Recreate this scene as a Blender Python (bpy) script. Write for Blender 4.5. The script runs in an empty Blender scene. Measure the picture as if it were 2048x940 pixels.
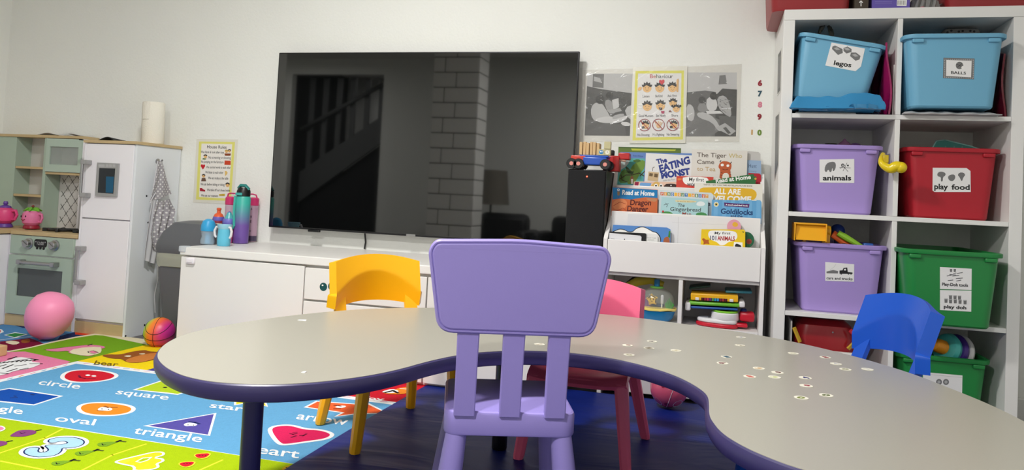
import bpy, bmesh, math, random
from mathutils import Vector as V, Matrix
random.seed(7)
sc = bpy.context.scene
# ------------------------------------------------------------------ camera
FOC, CX, CY, ROLL, PITCH, YAW, CH = 1500.0, 1024.0, 341.5, .0492, .0375, .2660, .7355
_f = V((-math.sin(YAW), math.cos(YAW), 0)); _r = V((math.cos(YAW), math.sin(YAW), 0)); _u = V((0, 0, 1))
FW = _f*math.cos(PITCH) + _u*math.sin(PITCH); _u2 = -_f*math.sin(PITCH) + _u*math.cos(PITCH)
RT = _r*math.cos(ROLL) + _u2*math.sin(ROLL); UP = -_r*math.sin(ROLL) + _u2*math.cos(ROLL)
EYE = V((0, 0, CH))
cd = bpy.data.cameras.new('camera'); cam = bpy.data.objects.new('camera', cd); sc.collection.objects.link(cam)
cd.sensor_width = 36; cd.lens = FOC/2048*36; cd.shift_y = -(470-CY)/2048; cd.clip_start = .05
cam.matrix_world = Matrix(((RT.x, UP.x, -FW.x, EYE.x), (RT.y, UP.y, -FW.y, EYE.y), (RT.z, UP.z, -FW.z, EYE.z), (0, 0, 0, 1)))
sc.camera = cam
# ------------------------------------------------------------------ light and exposure
sc.view_settings.view_transform = 'Standard'; sc.view_settings.look = 'None'
sc.view_settings.gamma = 1; sc.view_settings.use_curve_mapping = False
sc.view_settings.exposure = 0.0
w = bpy.data.worlds.new('world'); sc.world = w; w.use_nodes = True
w.node_tree.nodes['Background'].inputs[0].default_value = (.8, .86, 1, 1); w.node_tree.nodes['Background'].inputs[1].default_value = .05
def area(name, loc, size, power, col, rot=(0, 0, 0), shape='DISK'):
    l = bpy.data.lights.new(name, 'AREA'); l.energy = power; l.size = size; l.color = col; l.shape = shape
    o = bpy.data.objects.new(name, l); sc.collection.objects.link(o); o.location = loc; o.rotation_euler = rot
    return o
area('ceiling_lamp_light', (-1.2, 1.45, 2.33), .3, 52, (1, .985, .965))
area('rear_ceiling_lamp_light', (-.85, -.55, 2.33), .3, 66, (1, .985, .965))
area('stairwell_fill_light', (-4.2, -3.3, 2.3), .2, 10, (1, .985, .965))  # unseen fill light added to brighten the wall behind the balusters
area('hall_ceiling_lamp_light', (-5.0, -1.0, 2.33), .3, 30, (1, .985, .965))

# ------------------------------------------------------------------ helpers
def lin(c):
    return tuple(((x/255)/12.92 if x/255 <= .04045 else ((x/255+.055)/1.055)**2.4) for x in c)
MC = {}
def mat(name, rgb, rough=.5, metal=0, spec=.5, alpha=1, emit=None, trans=0, noise=0, nscale=20, bump=0, bscale=60, coat=0):
    if name in MC: return MC[name]
    m = bpy.data.materials.new(name); m.use_nodes = True; nt = m.node_tree; b = nt.nodes['Principled BSDF']
    c = lin(rgb); b.inputs['Base Color'].default_value = (*c, 1)
    b.inputs['Roughness'].default_value = rough; b.inputs['Metallic'].default_value = metal
    b.inputs['Specular IOR Level'].default_value = spec; b.inputs['Alpha'].default_value = alpha
    b.inputs['Transmission Weight'].default_value = trans; b.inputs['Coat Weight'].default_value = coat
    if emit: b.inputs['Emission Color'].default_value = (*c, 1); b.inputs['Emission Strength'].default_value = emit
    tc = nt.nodes.new('ShaderNodeTexCoord')
    if noise:
        n = nt.nodes.new('ShaderNodeTexNoise'); n.inputs['Scale'].default_value = nscale; n.inputs['Detail'].default_value = 5
        mx = nt.nodes.new('ShaderNodeMix'); mx.data_type = 'RGBA'
        mx.inputs['A'].default_value = (*[x*(1-noise) for x in c], 1); mx.inputs['B'].default_value = (*[min(1, x*(1+noise)) for x in c], 1)
        nt.links.new(tc.outputs['Object'], n.inputs['Vector']); nt.links.new(n.outputs['Fac'], mx.inputs['Factor']); nt.links.new(mx.outputs['Result'], b.inputs['Base Color'])
    if bump:
        n2 = nt.nodes.new('ShaderNodeTexNoise'); n2.inputs['Scale'].default_value = bscale; n2.inputs['Detail'].default_value = 4
        bp = nt.nodes.new('ShaderNodeBump'); bp.inputs['Strength'].default_value = bump; bp.inputs['Distance'].default_value = .01
        nt.links.new(tc.outputs['Object'], n2.inputs['Vector']); nt.links.new(n2.outputs['Fac'], bp.inputs['Height']); nt.links.new(bp.outputs['Normal'], b.inputs['Normal'])
    MC[name] = m; return m
def flat(rgb, rough=.55):            # printed ink
    return mat('ink_%02x%02x%02x' % tuple(rgb), rgb, rough, spec=.3)
def plast(rgb, rough=.4):
    return mat('plastic_%02x%02x%02x_%d' % (*rgb, rough*100), rgb, rough, bump=.02, bscale=400)
def ray(px, py): return FW + RT*((px-CX)/FOC) + UP*((CY-py)/FOC)
def at(px, py, Y=None, z=None, X=None, pl=None):
    d = ray(px, py)
    if pl: t = (pl[0]-EYE).dot(pl[1])/d.dot(pl[1])
    elif Y is not None: t = Y/d.y
    elif X is not None: t = X/d.x
    else: t = (z-CH)/d.z
    return EYE + d*t
TXT = {}
def textgeo(s, bold=0, shear=0):
    k = (s, bold, shear)
    if k in TXT: return TXT[k]
    cu = bpy.data.curves.new('t', 'FONT'); cu.body = s; cu.offset = bold; cu.shear = shear; cu.resolution_u = 3
    o = bpy.data.objects.new('t', cu); sc.collection.objects.link(o)
    dg = bpy.context.evaluated_depsgraph_get(); me = bpy.data.meshes.new_from_object(o.evaluated_get(dg))
    vs = [(v.co.x, v.co.y) for v in me.vertices]; fs = [tuple(p.vertices) for p in me.polygons]
    bpy.data.objects.remove(o); bpy.data.curves.remove(cu); bpy.data.meshes.remove(me)
    x0 = min(v[0] for v in vs); x1 = max(v[0] for v in vs)
    TXT[k] = (vs, fs, x0, x1); return TXT[k]
def rrect(w, d, r, n=5, cx=0, cy=0):
    P = []
    for sx, sy, a0 in ((1, 1, 0), (-1, 1, 90), (-1, -1, 180), (1, -1, 270)):
        for i in range(n+1):
            a = math.radians(a0 + 90*i/n); P.append((cx+sx*(w/2-r)+r*math.cos(a), cy+sy*(d/2-r)+r*math.sin(a)))
    return P
def offs(P, r):                       # inset a closed counter-clockwise polygon
    n = len(P); Q = []
    for i in range(n):
        a = V(P[i-1]); b = V(P[i]); c = V(P[(i+1) % n]); t = (b-a).normalized() + (c-b).normalized()
        if t.length < 1e-6: t = (c-b)
        t.normalize(); Q.append((b.x - t.y*r, b.y + t.x*r))
    return Q
def ccw(P):
    A = sum(P[i-1][0]*P[i][1]-P[i][0]*P[i-1][1] for i in range(len(P)))
    return P if A > 0 else P[::-1]
def smooth(P, it=2, closed=True):     # Chaikin rounding
    for _ in range(it):
        Q = []; n = len(P)
        for i in range(n if closed else n-1):
            a = P[i]; b = P[(i+1) % n]
            Q.append(tuple(a[k]*.75+b[k]*.25 for k in range(len(a)))); Q.append(tuple(a[k]*.25+b[k]*.75 for k in range(len(a))))
        P = Q if closed else [P[0]]+Q+[P[-1]]
    return P
BOXC = {}
class MB:
    def __init__(s): s.v = []; s.f = []; s.m = []; s.mats = []; s.q = []; s.T = Matrix()
    def mi(s, m):
        if m not in s.mats: s.mats.append(m)
        return s.mats.index(m)
    def add(s, vs, fs, m, T=None, flatf=False):
        M = s.T @ T if T else s.T; o = len(s.v); k = s.mi(m)
        s.v += [M @ V(v) for v in vs]; s.f += [tuple(i+o for i in f) for f in fs]; s.m += [k]*len(fs); s.q += [len(f) <= 4 and not flatf for f in fs]; return s
    def box(s, x0, x1, y0, y1, z0, z1, m, r=.003, T=None):
        bm = bmesh.new(); bmesh.ops.create_cube(bm, size=1)
        for v in bm.verts: v.co = V((x0+(v.co.x+.5)*(x1-x0), y0+(v.co.y+.5)*(y1-y0), z0+(v.co.z+.5)*(z1-z0)))
        r = min(r, .45*min(abs(x1-x0), abs(y1-y0), abs(z1-z0)))
        if r > 0: bmesh.ops.bevel(bm, geom=bm.edges[:], offset=r, segments=2, affect='EDGES', profile=.5)
        bm.normal_update(); bm.verts.ensure_lookup_table(); bm.verts.index_update()
        s.add([tuple(v.co) for v in bm.verts], [tuple(v.index for v in f.verts) for f in bm.faces], m, T)
        for i_, f in enumerate(bm.faces): s.q[len(s.q)-len(bm.faces)+i_] = max(abs(f.normal.x), abs(f.normal.y), abs(f.normal.z)) < .9999
        bm.free(); return s
    def loft(s, rings, m, cap=True, T=None, closed=True):
        n = len(rings[0]); vs = [p for r in rings for p in r]; fs = []
        for k in range(len(rings)-1):
            for i in range(n if closed else n-1):
                j = (i+1) % n; fs.append((k*n+i, k*n+j, (k+1)*n+j, (k+1)*n+i))
        if cap: fs.append(tuple(range(n-1, -1, -1))); fs.append(tuple((len(rings)-1)*n+i for i in range(n)))
        return s.add(vs, fs, m, T)
    def prism(s, P, z0, z1, m, r=0, T=None):
        P = ccw(list(P))
        if r:
            R = []
            for a in (0, 30, 60, 90): R.append((z0+r*(1-math.sin(math.radians(a))), r*(1-math.cos(math.radians(a)))))
            zs = [(z0, r), (z0+r*.3, r*.3), (z0+r, 0), (z1-r, 0), (z1-r*.3, r*.3), (z1, r)]
        else: zs = [(z0, 0), (z1, 0)]
        return s.loft([[(x, y, z) for x, y in (offs(P, q) if q else P)] for z, q in zs], m, True, T)
    def lathe(s, prof, m, n=28, T=None):
        rings = [[(r*math.cos(2*math.pi*i/n), r*math.sin(2*math.pi*i/n), z) for i in range(n)] for r, z in prof]
        return s.loft(rings, m, True, T)
    def tube(s, P, r, m, n=10, T=None, flatk=1):
        P = [V(p) for p in P]; rings = []; prev = None
        for i, p in enumerate(P):
            t = (P[min(i+1, len(P)-1)]-P[max(i-1, 0)]).normalized()
            if prev is None: a = t.orthogonal().normalized()
            else: a = (prev - t*prev.dot(t)).normalized()
            prev = a; b = t.cross(a); rr = r[i] if isinstance(r, (list, tuple)) else r
            rings.append([tuple(p + a*rr*math.cos(2*math.pi*k/n) + b*rr*flatk*math.sin(2*math.pi*k/n)) for k in range(n)])
        return s.loft(rings, m, True, T)
    def ball(s, c, r, m, n=24, T=None):
        if not isinstance(r, (list, tuple)): r = (r, r, r)
        h = n//2; rings = []
        for k in range(h+1):
            a = math.pi*(k/h) if 0 < k < h else (.02 if k == 0 else math.pi-.02)
            rings.append([(c[0]+r[0]*math.sin(a)*math.cos(2*math.pi*i/n), c[1]+r[1]*math.sin(a)*math.sin(2*math.pi*i/n), c[2]-r[2]*math.cos(a)) for i in range(n)])
        return s.loft(rings, m, True, T)
    def sheet(s, fn, nu, nv, m, th=.002, T=None):   # fn(u,v)->point ; solid sheet, th may be a function
        P = [[V(fn(i/nu, j/nv)) for i in range(nu+1)] for j in range(nv+1)]; A = []; B = []
        for j in range(nv+1):
            for i in range(nu+1):
                du = P[j][min(i+1, nu)]-P[j][max(i-1, 0)]; dv = P[min(j+1, nv)][i]-P[max(j-1, 0)][i]
                nn = du.cross(dv).normalized(); t = th(i/nu, j/nv) if callable(th) else th
                A.append(tuple(P[j][i])); B.append(tuple(P[j][i]-nn*t))
        W = nu+1; N = len(A); fs = []
        for j in range(nv):
            for i in range(nu):
                a = j*W+i; fs.append((a, a+1, a+1+W, a+W)); fs.append((N+a, N+a+W, N+a+1+W, N+a+1))
        for i in range(nu):
            fs.append((i+1, i, N+i, N+i+1)); a = nv*W+i; fs.append((a, a+1, N+a+1, N+a))
        for j in range(nv):
            a = j*W; fs.append((a, a+W, N+a+W, N+a)); a = j*W+nu; fs.append((a+W, a, N+a, N+a+W))
        return s.add(A+B, fs, m, T)
    def build(s, name, parent=None, world=False, ang=35):
        me = bpy.data.meshes.new(name); vs = [V(v) for v in s.v]
        o = bpy.data.objects.new(name, me); sc.collection.objects.link(o)
        if parent is not None:
            o.parent = parent
            if world:
                Mi = BASE[parent.name].inverted(); vs = [Mi @ v for v in vs]
            BASE[o.name] = BASE[parent.name]
        else:
            x0 = min(v.x for v in vs); x1 = max(v.x for v in vs); y0 = min(v.y for v in vs); y1 = max(v.y for v in vs); z0 = min(v.z for v in vs)
            c = V(((x0+x1)/2, (y0+y1)/2, z0)); vs = [v-c for v in vs]; o.location = c; BASE[o.name] = Matrix.Translation(c)
        me.from_pydata([tuple(v) for v in vs], [], s.f)
        for mm in s.mats: me.materials.append(mm)
        me.polygons.foreach_set('material_index', s.m); me.polygons.foreach_set('use_smooth', s.q)
        me.update(); me.validate(clean_customdata=False)
        me.set_sharp_from_angle(angle=math.radians(ang))
        if len(me.polygons) == len(s.q): me.polygons.foreach_set('use_smooth', s.q)
        me.update(); return o
BASE = {}
def tag(o, label, cat, group=None, kind=None):
    o['label'] = label; o['category'] = cat
    if group: o['group'] = group
    if kind: o['kind'] = kind
    return o
def struct(o): o['kind'] = 'structure'; return o
def thing(name, label, cat, loc=(0, 0, 0), rot=(0, 0, 0), group=None, M=None):
    o = bpy.data.objects.new(name, None); sc.collection.objects.link(o); o.empty_display_size = .05
    if M is None:
        from mathutils import Euler
        M = Matrix.Translation(V(loc)) @ Euler(rot).to_matrix().to_4x4()
    o.matrix_world = M; BASE[o.name] = M.copy(); return tag(o, label, cat, group)
class Art(MB):                        # flat printed artwork on a plane: layers a hair apart
    def __init__(s, O, U, N, eps=.00003):
        super().__init__(); s.O = V(O); s.N = V(N).normalized(); U = V(U); s.U = (U-s.N*U.dot(s.N)).normalized(); s.W = s.N.cross(s.U); s.k = 0; s.eps = eps
    def p(s, u, v, h=0): return s.O + s.U*u + s.W*v + s.N*(h + s.k*s.eps)
    def uv(s, px, py):
        q = at(px, py, pl=(s.O, s.N)) - s.O; return (q.dot(s.U), q.dot(s.W))
    def poly(s, P, m, up=1):
        s.k += up; P = ccw(list(P)); s.add([tuple(s.p(*q)) for q in P], [tuple(range(len(P)))], m); return s
    def pp(s, P, m, up=1, sm=0):      # polygon traced in photo pixels on this plane
        Q = [s.uv(*q) for q in P]
        if sm: Q = smooth(Q, sm)
        return s.poly(Q, m, up)
    def ell(s, cx, cy, rx, ry, m, up=1, n=28, a=0, a0=0, a1=360):
        c, d = math.cos(a), math.sin(a); P = []
        for i in range(n):
            t = math.radians(a0+(a1-a0)*i/(n if a1-a0 == 360 else n-1)); x = rx*math.cos(t); y = ry*math.sin(t); P.append((cx+x*c-y*d, cy+x*d+y*c))
        return s.poly(P, m, up)
    def line(s, P, wd, m, up=1):
        s.k += up
        for a, b in zip(P[:-1], P[1:]):
            a = V(a); b = V(b); t = (b-a)
            if t.length < 1e-6: continue
            t = t.normalized(); n = V((-t.y, t.x))*wd/2; a = a-t*wd*.3; b = b+t*wd*.3
            s.add([tuple(s.p(*q)) for q in ((a-n), (b-n), (b+n), (a+n))], [(0, 1, 2, 3)], m)
        return s
    def pl(s, P, wd, m, up=1): return s.line([s.uv(*q) for q in P], wd, m, up)
    def text(s, t, x0, y0, x1, h, m, bold=0, rot=0, up=1, slant=0, center=False):
        vs, fs, a, b = textgeo(t, bold); s.k += up; k = (x1-x0)/(b-a); c, d = math.cos(rot), math.sin(rot); out = []
        for x, y in vs:
            X = (x-a)*k; Y = y/.72*h; X += slant*Y; out.append(tuple(s.p(x0+X*c-Y*d, y0+X*d+Y*c)))
        return s.add(out, fs, m)
    def ptext(s, t, A, B, C, m, bold=0, up=1):   # photo pixels: baseline left, baseline right, cap top above left
        A, B, C = V(s.uv(*A)), V(s.uv(*B)), V(s.uv(*C)); vs, fs, a, b = textgeo(t, bold); s.k += up
        out = [tuple(s.p(*(A + (B-A)*((x-a)/(b-a)) + (C-A)*(y/.72)))) for x, y in vs]
        return s.add(out, fs, m)
def slab(art, P, th, m):              # card with thickness under the print
    P = ccw(list(P)); n = len(P); vs = [tuple(art.p(*q, -th)) for q in P]+[tuple(art.p(*q)) for q in P]
    art.add(vs, [tuple(range(n-1, -1, -1)), tuple(range(n, 2*n))]+[(i, (i+1) % n, n+(i+1) % n, n+i) for i in range(n)], m); return art
def circ(cx, cy, r, n=28): return [(cx+r*math.cos(2*math.pi*i/n), cy+r*math.sin(2*math.pi*i/n)) for i in range(n)]
def Tm(loc, rot=(0, 0, 0)):
    from mathutils import Euler
    return Matrix.Translation(V(loc)) @ Euler(rot).to_matrix().to_4x4()
def dirT(a, b):                       # matrix putting local z along a->b, origin a
    a, b = V(a), V(b); return Matrix.Translation(a) @ (b-a).to_track_quat('Z', 'Y').to_matrix().to_4x4()
WHITE = mat('white_laminate', (232, 230, 226), .38, bump=.01, bscale=300)
WHITE2 = mat('white_foil', (236, 234, 232), .3)
CARD = mat('white_card', (240, 239, 238), .45)
BLK = mat('black_ink', (16, 16, 18), .5); GRY = flat((120, 120, 120)); DKG = flat((60, 60, 62)); LGR = flat((180, 180, 180))
RED = flat((200, 30, 45)); WHT = flat((244, 243, 240)); YEL = flat((235, 200, 30)); SKIN = flat((238, 196, 140))
CHROME = mat('brushed_metal', (170, 170, 172), .35, 1); BLACKP = mat('black_plastic', (14, 14, 16), .4)
YW = 3.225; XL = -3.78; XR = 1.36; ZC = 2.4
# ------------------------------------------------------------------ room shell
wallm = mat('painted_wall', (237, 238, 233), .75, noise=.03, nscale=3, bump=.12, bscale=90)
ceilm = mat('painted_ceiling', (235, 233, 228), .8, bump=.05)
carpet = mat('grey_carpet', (112, 110, 112), .95, noise=.35, nscale=180, bump=.6, bscale=350)
DARKW = mat('stairwell_darkness', (30, 30, 34), .8)  # dark colour stands for the darkness inside the stair opening
XF = -6.7; YF = -2.2
struct(MB().box(XF-.1, XR+.1, YF-1.6, YW+.1, -.05, 0, carpet, 0).build('floor'))
struct(MB().box(XF-.1, XR+.1, YF-1.6, YW+.1, ZC, ZC+.05, ceilm, 0).build('ceiling'))
struct(MB().box(XL-.08, XR+.1, YW, YW+.08, 0, ZC, wallm, 0).build('wall_back'))
struct(MB().box(XL-.08, XL, .35, YW, 0, ZC, wallm, 0).build('wall_left'))
struct(MB().box(XR, XR+.08, YF, YW, 0, ZC, wallm, 0).build('wall_right'))
SX0, SX1 = -5.3, -4.02
wf = MB(); wf.box(XF, SX0, YF-.1, YF, 0, ZC, wallm, 0); wf.box(SX1, XR, YF-.1, YF, 0, ZC, wallm, 0); wf.box(SX0, SX1, YF-.1, YF, 2.2, ZC, wallm, 0)
struct(wf.build('wall_front'))
struct(MB().box(XF-.08, XF, YF, .35, 0, ZC, wallm, 0).build('wall_hall'))
struct(MB().box(XF, XL-.08, .35, .43, 0, ZC, wallm, 0).build('wall_hall_side'))
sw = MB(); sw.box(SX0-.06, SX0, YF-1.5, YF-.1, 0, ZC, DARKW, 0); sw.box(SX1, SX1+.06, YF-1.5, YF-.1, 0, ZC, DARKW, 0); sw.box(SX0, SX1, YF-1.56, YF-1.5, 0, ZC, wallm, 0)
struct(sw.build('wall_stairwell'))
skm = mat('white_gloss_trim', (225, 225, 222), .35)
struct(MB().box(-3.3, XR, YW-.016, YW, 0, .09, skm, .004).build('baseboard_back'))
# brick pillar, painted white, behind the camera (seen in the television)
bkm = mat('painted_brick', (240, 239, 234), .7, bump=.3, bscale=25)
pc = at(905, 290, Y=6.3+.6); pil = MB(); px0, px1 = pc.x-.24, pc.x+.24
for k in range(16):
    z0 = k*.15; sh = .12 if k % 2 else 0
    for (a, b) in ((px0, px0+.24-sh-.004), (px0+.24-sh+.004, px1)):
        pil.box(a, b, -.9, -.6, z0+.005, z0+.145, bkm, .006)
pil.box(px0+.006, px1-.006, -.894, -.606, 0, ZC, mat('mortar', (120, 119, 115), .9), 0)
struct(pil.build('trim_1'))
# staircase in the hall opening
st = thing('staircase', 'grey stair flight with upright balusters in the hall opening facing the television', 'staircase', (-4.66, YF-.3, 0))
grm = mat('grey_stair_paint', (95, 97, 98), .5)
s = MB(); s.add([(SX0+.01, YF-.32, .55), (SX1-.01, YF-.32, 1.45), (SX1-.01, YF-.32, 1.8), (SX0+.01, YF-.32, .95), (SX0+.01, YF-.28, .55), (SX1-.01, YF-.28, 1.45), (SX1-.01, YF-.28, 1.8), (SX0+.01, YF-.28, .95)],
    [(3, 2, 1, 0), (4, 5, 6, 7), (0, 1, 5, 4), (1, 2, 6, 5), (2, 3, 7, 6), (3, 0, 4, 7)], grm); s.build('stringer', st, True)
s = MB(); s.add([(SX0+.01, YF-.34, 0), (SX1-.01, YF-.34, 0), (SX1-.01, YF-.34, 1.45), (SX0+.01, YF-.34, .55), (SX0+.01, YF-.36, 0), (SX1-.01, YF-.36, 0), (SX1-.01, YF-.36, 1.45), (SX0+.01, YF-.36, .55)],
    [(3, 2, 1, 0), (4, 5, 6, 7), (0, 1, 5, 4), (1, 2, 6, 5), (2, 3, 7, 6), (3, 0, 4, 7)], DARKW); s.build('under_stair_shade', st, True)  # dark sheet added below the stringer as painted shade
for k in range(6):
    x = SX0+.12+k*.2; zb = .95+(x-SX0)/(SX1-SX0)*.85
    MB().box(x-.035, x+.035, YF-.32, YF-.29, zb-.03, 2.2, grm, .004).build('baluster', st, True)
MB().tube([(SX0+.01, YF-.25, 1.5), (SX1-.01, YF-.25, 2.18)], .03, grm).build('handrail', st, True)
# floor lamp and two dark armchairs behind the camera
lp = at(983, 372, Y=6.3+1.5); lx = lp.x; ly = -1.5
fl = thing('floor_lamp', 'unlit floor lamp with a drum shade behind the camera', 'lamp', (lx, ly, 0))
mt = mat('dark_lamp_metal', (60, 58, 55), .4, .8); shm = mat('lamp_shade_fabric', (120, 115, 105), .8)
MB().lathe([(.14, 0), (.14, .015), (.02, .03)], mt).build('lamp_base', fl)
MB().tube([(0, 0, .02), (0, 0, .9)], .012, mt).build('pole', fl)
zt = lp.z; MB().lathe([(.2, zt-.2), (.165, zt+.17), (.162, zt+.17), (.197, zt-.2)], shm, 36).build('lamp_shade', fl)
dkf = mat('black_leather', (26, 26, 30), .45)
for i, (px, lab) in enumerate(((992, 'black armchair beside the floor lamp behind the camera'), (1105, 'black armchair to the right of the other, behind the camera'))):
    q = at(px, 450, Y=6.3+1.2); a = thing('armchair', lab, 'armchair', (q.x + .2*i, -1.25, 0))
    MB().box(-.3, .3, -.32, .3, .06, .3, dkf, .05).build('seat', a)
    MB().box(-.28, .28, -.36, -.2, .25, .58, dkf, .07).build('backrest', a)
    for sx in (-1, 1): MB().box(sx*.33-.06, sx*.33+.06, -.32, .3, .04, .42, dkf, .04).build('armrest', a)
    for sx in (-1, 1):
        for sy in (-1, 1): MB().tube([(sx*.3, sy*.26, 0), (sx*.3, sy*.26, .06)], .02, mt).build('leg', a)
# ceiling lamps
for i, (x, y, l) in enumerate(((-1.2, 1.45, 'round white ceiling lamp over the playroom table'), (-.85, -.55, 'round white ceiling lamp behind the camera'), (-5.0, -1.0, 'round white ceiling lamp in the hall near the stairs'))):
    c = thing('ceiling_lamp', l, 'ceiling lamp', (x, y, ZC))
    MB().lathe([(.16, -.03), (.16, 0), (.1, 0)], WHITE).build('lamp_base', c)
    MB().lathe([(.02, -.062), (.1, -.056), (.15, -.03), (.14, -.029)], mat('lamp_diffuser', (255, 246, 226), .5, emit=9)).build('diffuser', c)

# ------------------------------------------------------------------ television
YT = 3.155
tv = thing('television', 'large black flat television on the wall above the white sideboard', 'television', (-1.31, YT, .55))
q1 = at(564.2, 105, Y=YT); tx0, tx1, tz1, tz0 = -2.048, -.585, q1.z, .5445
frm = mat('tv_frame_metal', (60, 60, 62), .3, .9); scr = mat('tv_glass', (6, 7, 7), .03); scr.node_tree.nodes['Principled BSDF'].inputs['IOR'].default_value = 2.05
MB().box(tx0+.06, tx1-.06, YT+.012, YW-.002, tz0+.08, tz1-.08, BLACKP, .01).build('rear_housing', tv, True)
t = MB(); t.box(tx0, tx1, YT, YT+.018, tz0, tz1, frm, .004); t.build('frame', tv, True)
MB().box(tx0+.006, tx1-.006, YT-.002, YT+.004, tz0+.008, tz1-.006, scr, .001).build('screen', tv, True)
q = at(628, 459, Y=YT); MB().box(q.x-.03, q.x+.03, YT-.006, YT+.01, tz0-.009, tz0+.001, BLACKP, .003).build('infrared_sensor', tv, True)
q = at(822, 469, Y=YT); a = Art((q.x, YT-.003, tz0+.006), (1, 0, 0), (0, -1, 0)); slab(a, [(-.022, -.005), (.022, -.005), (.022, .004), (-.022, .004)], .002, mat('silver_badge', (190, 190, 190), .3, .9)); a.build('badge', tv, True)
q = at(729, 462, Y=YW-.02); q2 = at(729, 503, Y=YW-.01)
c = MB(); c.tube([(q.x, YW-.02, q.z+.06), (q.x, YW-.018, q.z), (q2.x+.004, YW-.012, .5), (q2.x, YW-.012, .4685)], .004, BLACKP, 8)
tag(c.build('power_cable'), 'thin black cable hanging from the television down to the sideboard', 'cable')

# ------------------------------------------------------------------ sideboard
sbx0, sbx1, sby, sbz = -2.165, -.6, 2.70, .466
sb = thing('sideboard', 'long low white sideboard under the television', 'sideboard', (-1.38, 2.95, 0))
MB().box(sbx0+.004, sbx1, sby+.02, YW-.018, .0085, .430, WHITE, .002).build('body', sb, True)
MB().box(sbx0, sbx1, sby-.004, YW-.003, .432, sbz, WHITE, .004).build('worktop', sb, True)
xd = [sbx0+.006, at(608, 570, Y=sby).x, at(854, 580, Y=sby).x, sbx1]
MB().box(xd[0], xd[1]-.003, sby, sby+.019, .02, .426, WHITE, .002).build('door', sb, True)
dws = []
for x0, x1 in ((xd[1]+.002, xd[2]-.003), (xd[2]+.002, xd[3])):
    for z0, z1 in ((.296, .421), (.162, .288), (.02, .154)):
        dws.append(MB().box(x0, x1, sby, sby+.019, z0, z1, WHITE, .002).build('drawer', sb, True))
q = at(655, 573, Y=sby-.002)
for dx, dz, hx, hz in ((-.019, -.003, -.004, .006), (.018, .002, .004, -.006)):
    a = Art((q.x+dx, sby-.0004, q.z+dz), (1, 0, 0), (0, -1, 0)); slab(a, circ(0, 0, .0165), .0003, flat((22, 78, 78))); a.ell(hx, hz, .004, .003, WHT); a.build('eye_sticker', dws[0], True)
q = at(374, 524, Y=sby)
lk = MB(); lk.box(q.x+.0, q.x+.042, sby-.012, sby-.0005, .398, .424, mat('white_gloss_plastic', (236, 232, 236), .25), .005); lk.box(q.x+.008, q.x+.034, sby-.014, sby-.011, .405, .418, mat('white_gloss_plastic', (1, 1, 1)), .001)
lk.build('child_lock', sb, True)
lk = MB(); clr = mat('clear_plastic', (215, 222, 228), .2, alpha=.55); lk.box(sbx0-.004, sbx0+.03, sby-.009, sby+.03, .445, sbz+.004, clr, .004); lk.build('corner_guard', sb, True)

# ------------------------------------------------------------------ play kitchen
SAGE = mat('sage_green_paint', (168, 186, 170), .5); WOOD = mat('light_oak', (196, 172, 128), .5, noise=.12, nscale=14)
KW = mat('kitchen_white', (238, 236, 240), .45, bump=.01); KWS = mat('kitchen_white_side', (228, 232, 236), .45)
KY = 2.92; fx1 = -2.616; fx0 = -2.916
kt = thing('play_kitchen', 'sage green and white wooden toy kitchen with oven in the corner', 'play kitchen', (-3.3, 3.05, 0))
WT = .462
k = MB(); k.box(-3.335, fx0-.004, KY+.006, YW-.004, 0, WT-.02, KW, .002); k.build('base_cabinet', kt, True)
k = MB(); k.box(-3.325, fx0-.006, KY-.002, YW-.004, WT-.018, WT, WOOD, .002); k.build('worktop', kt, True)
k = MB(); k.box(-3.755, -3.34, 2.35, YW-.004, 0, WT-.02, KW, .002); k.build('side_cabinet', kt, True)
k = MB(); k.box(-3.76, -3.33, 2.34, YW-.004, WT-.016, WT+.004, WOOD, .002); k.build('side_worktop', kt, True)
MB().box(-3.325, fx0-.012, KY+.001, KY+.01, .0, .056, WOOD, .001).build('plinth', kt, True)
cp = MB().box(-3.316, fx0-.02, KY-.006, KY+.01, .352, WT-.022, SAGE, .002).build('control_panel', kt, True)
for px, py in ((53.6, 487), (105.7, 491)):
    q = at(px, py, Y=KY-.02); kn = MB(); kn.lathe([(.026, 0), (.026, .006), (.02, .009), (.019, .024), (.016, .026)], CHROME, T=Tm((q.x, KY-.006, q.z), (math.pi/2, 0, 0)))
    kn.box(-.021, .021, -.004, .004, .02, .031, CHROME, .002, T=Tm((q.x, KY-.006, q.z), (math.pi/2, .6, 0))); kn.build('knob', cp, True)
q = at(81, 486.5, Y=KY-.008); a = Art((q.x, KY-.0085, q.z), (1, 0, 0), (0, -1, 0)); slab(a, rrect(.075, .038, .012), .002, BLK); a.text('12:00', -.02, -.008, .02, .016, LGR, .01)
for s_ in (-1, 1): a.ell(s_*.028, .006, .003, .003, LGR)
a.build('clock_display', cp, True)
for px, py in ((74, 496), (80.5, 496.5), (87, 497.3)):
    q = at(px, py, Y=KY-.008); MB().lathe([(.006, 0), (.006, .003), (.004, .004)], BLACKP, 14, T=Tm((q.x, KY-.006, q.z), (math.pi/2, 0, 0))).build('button', cp, True)
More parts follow.
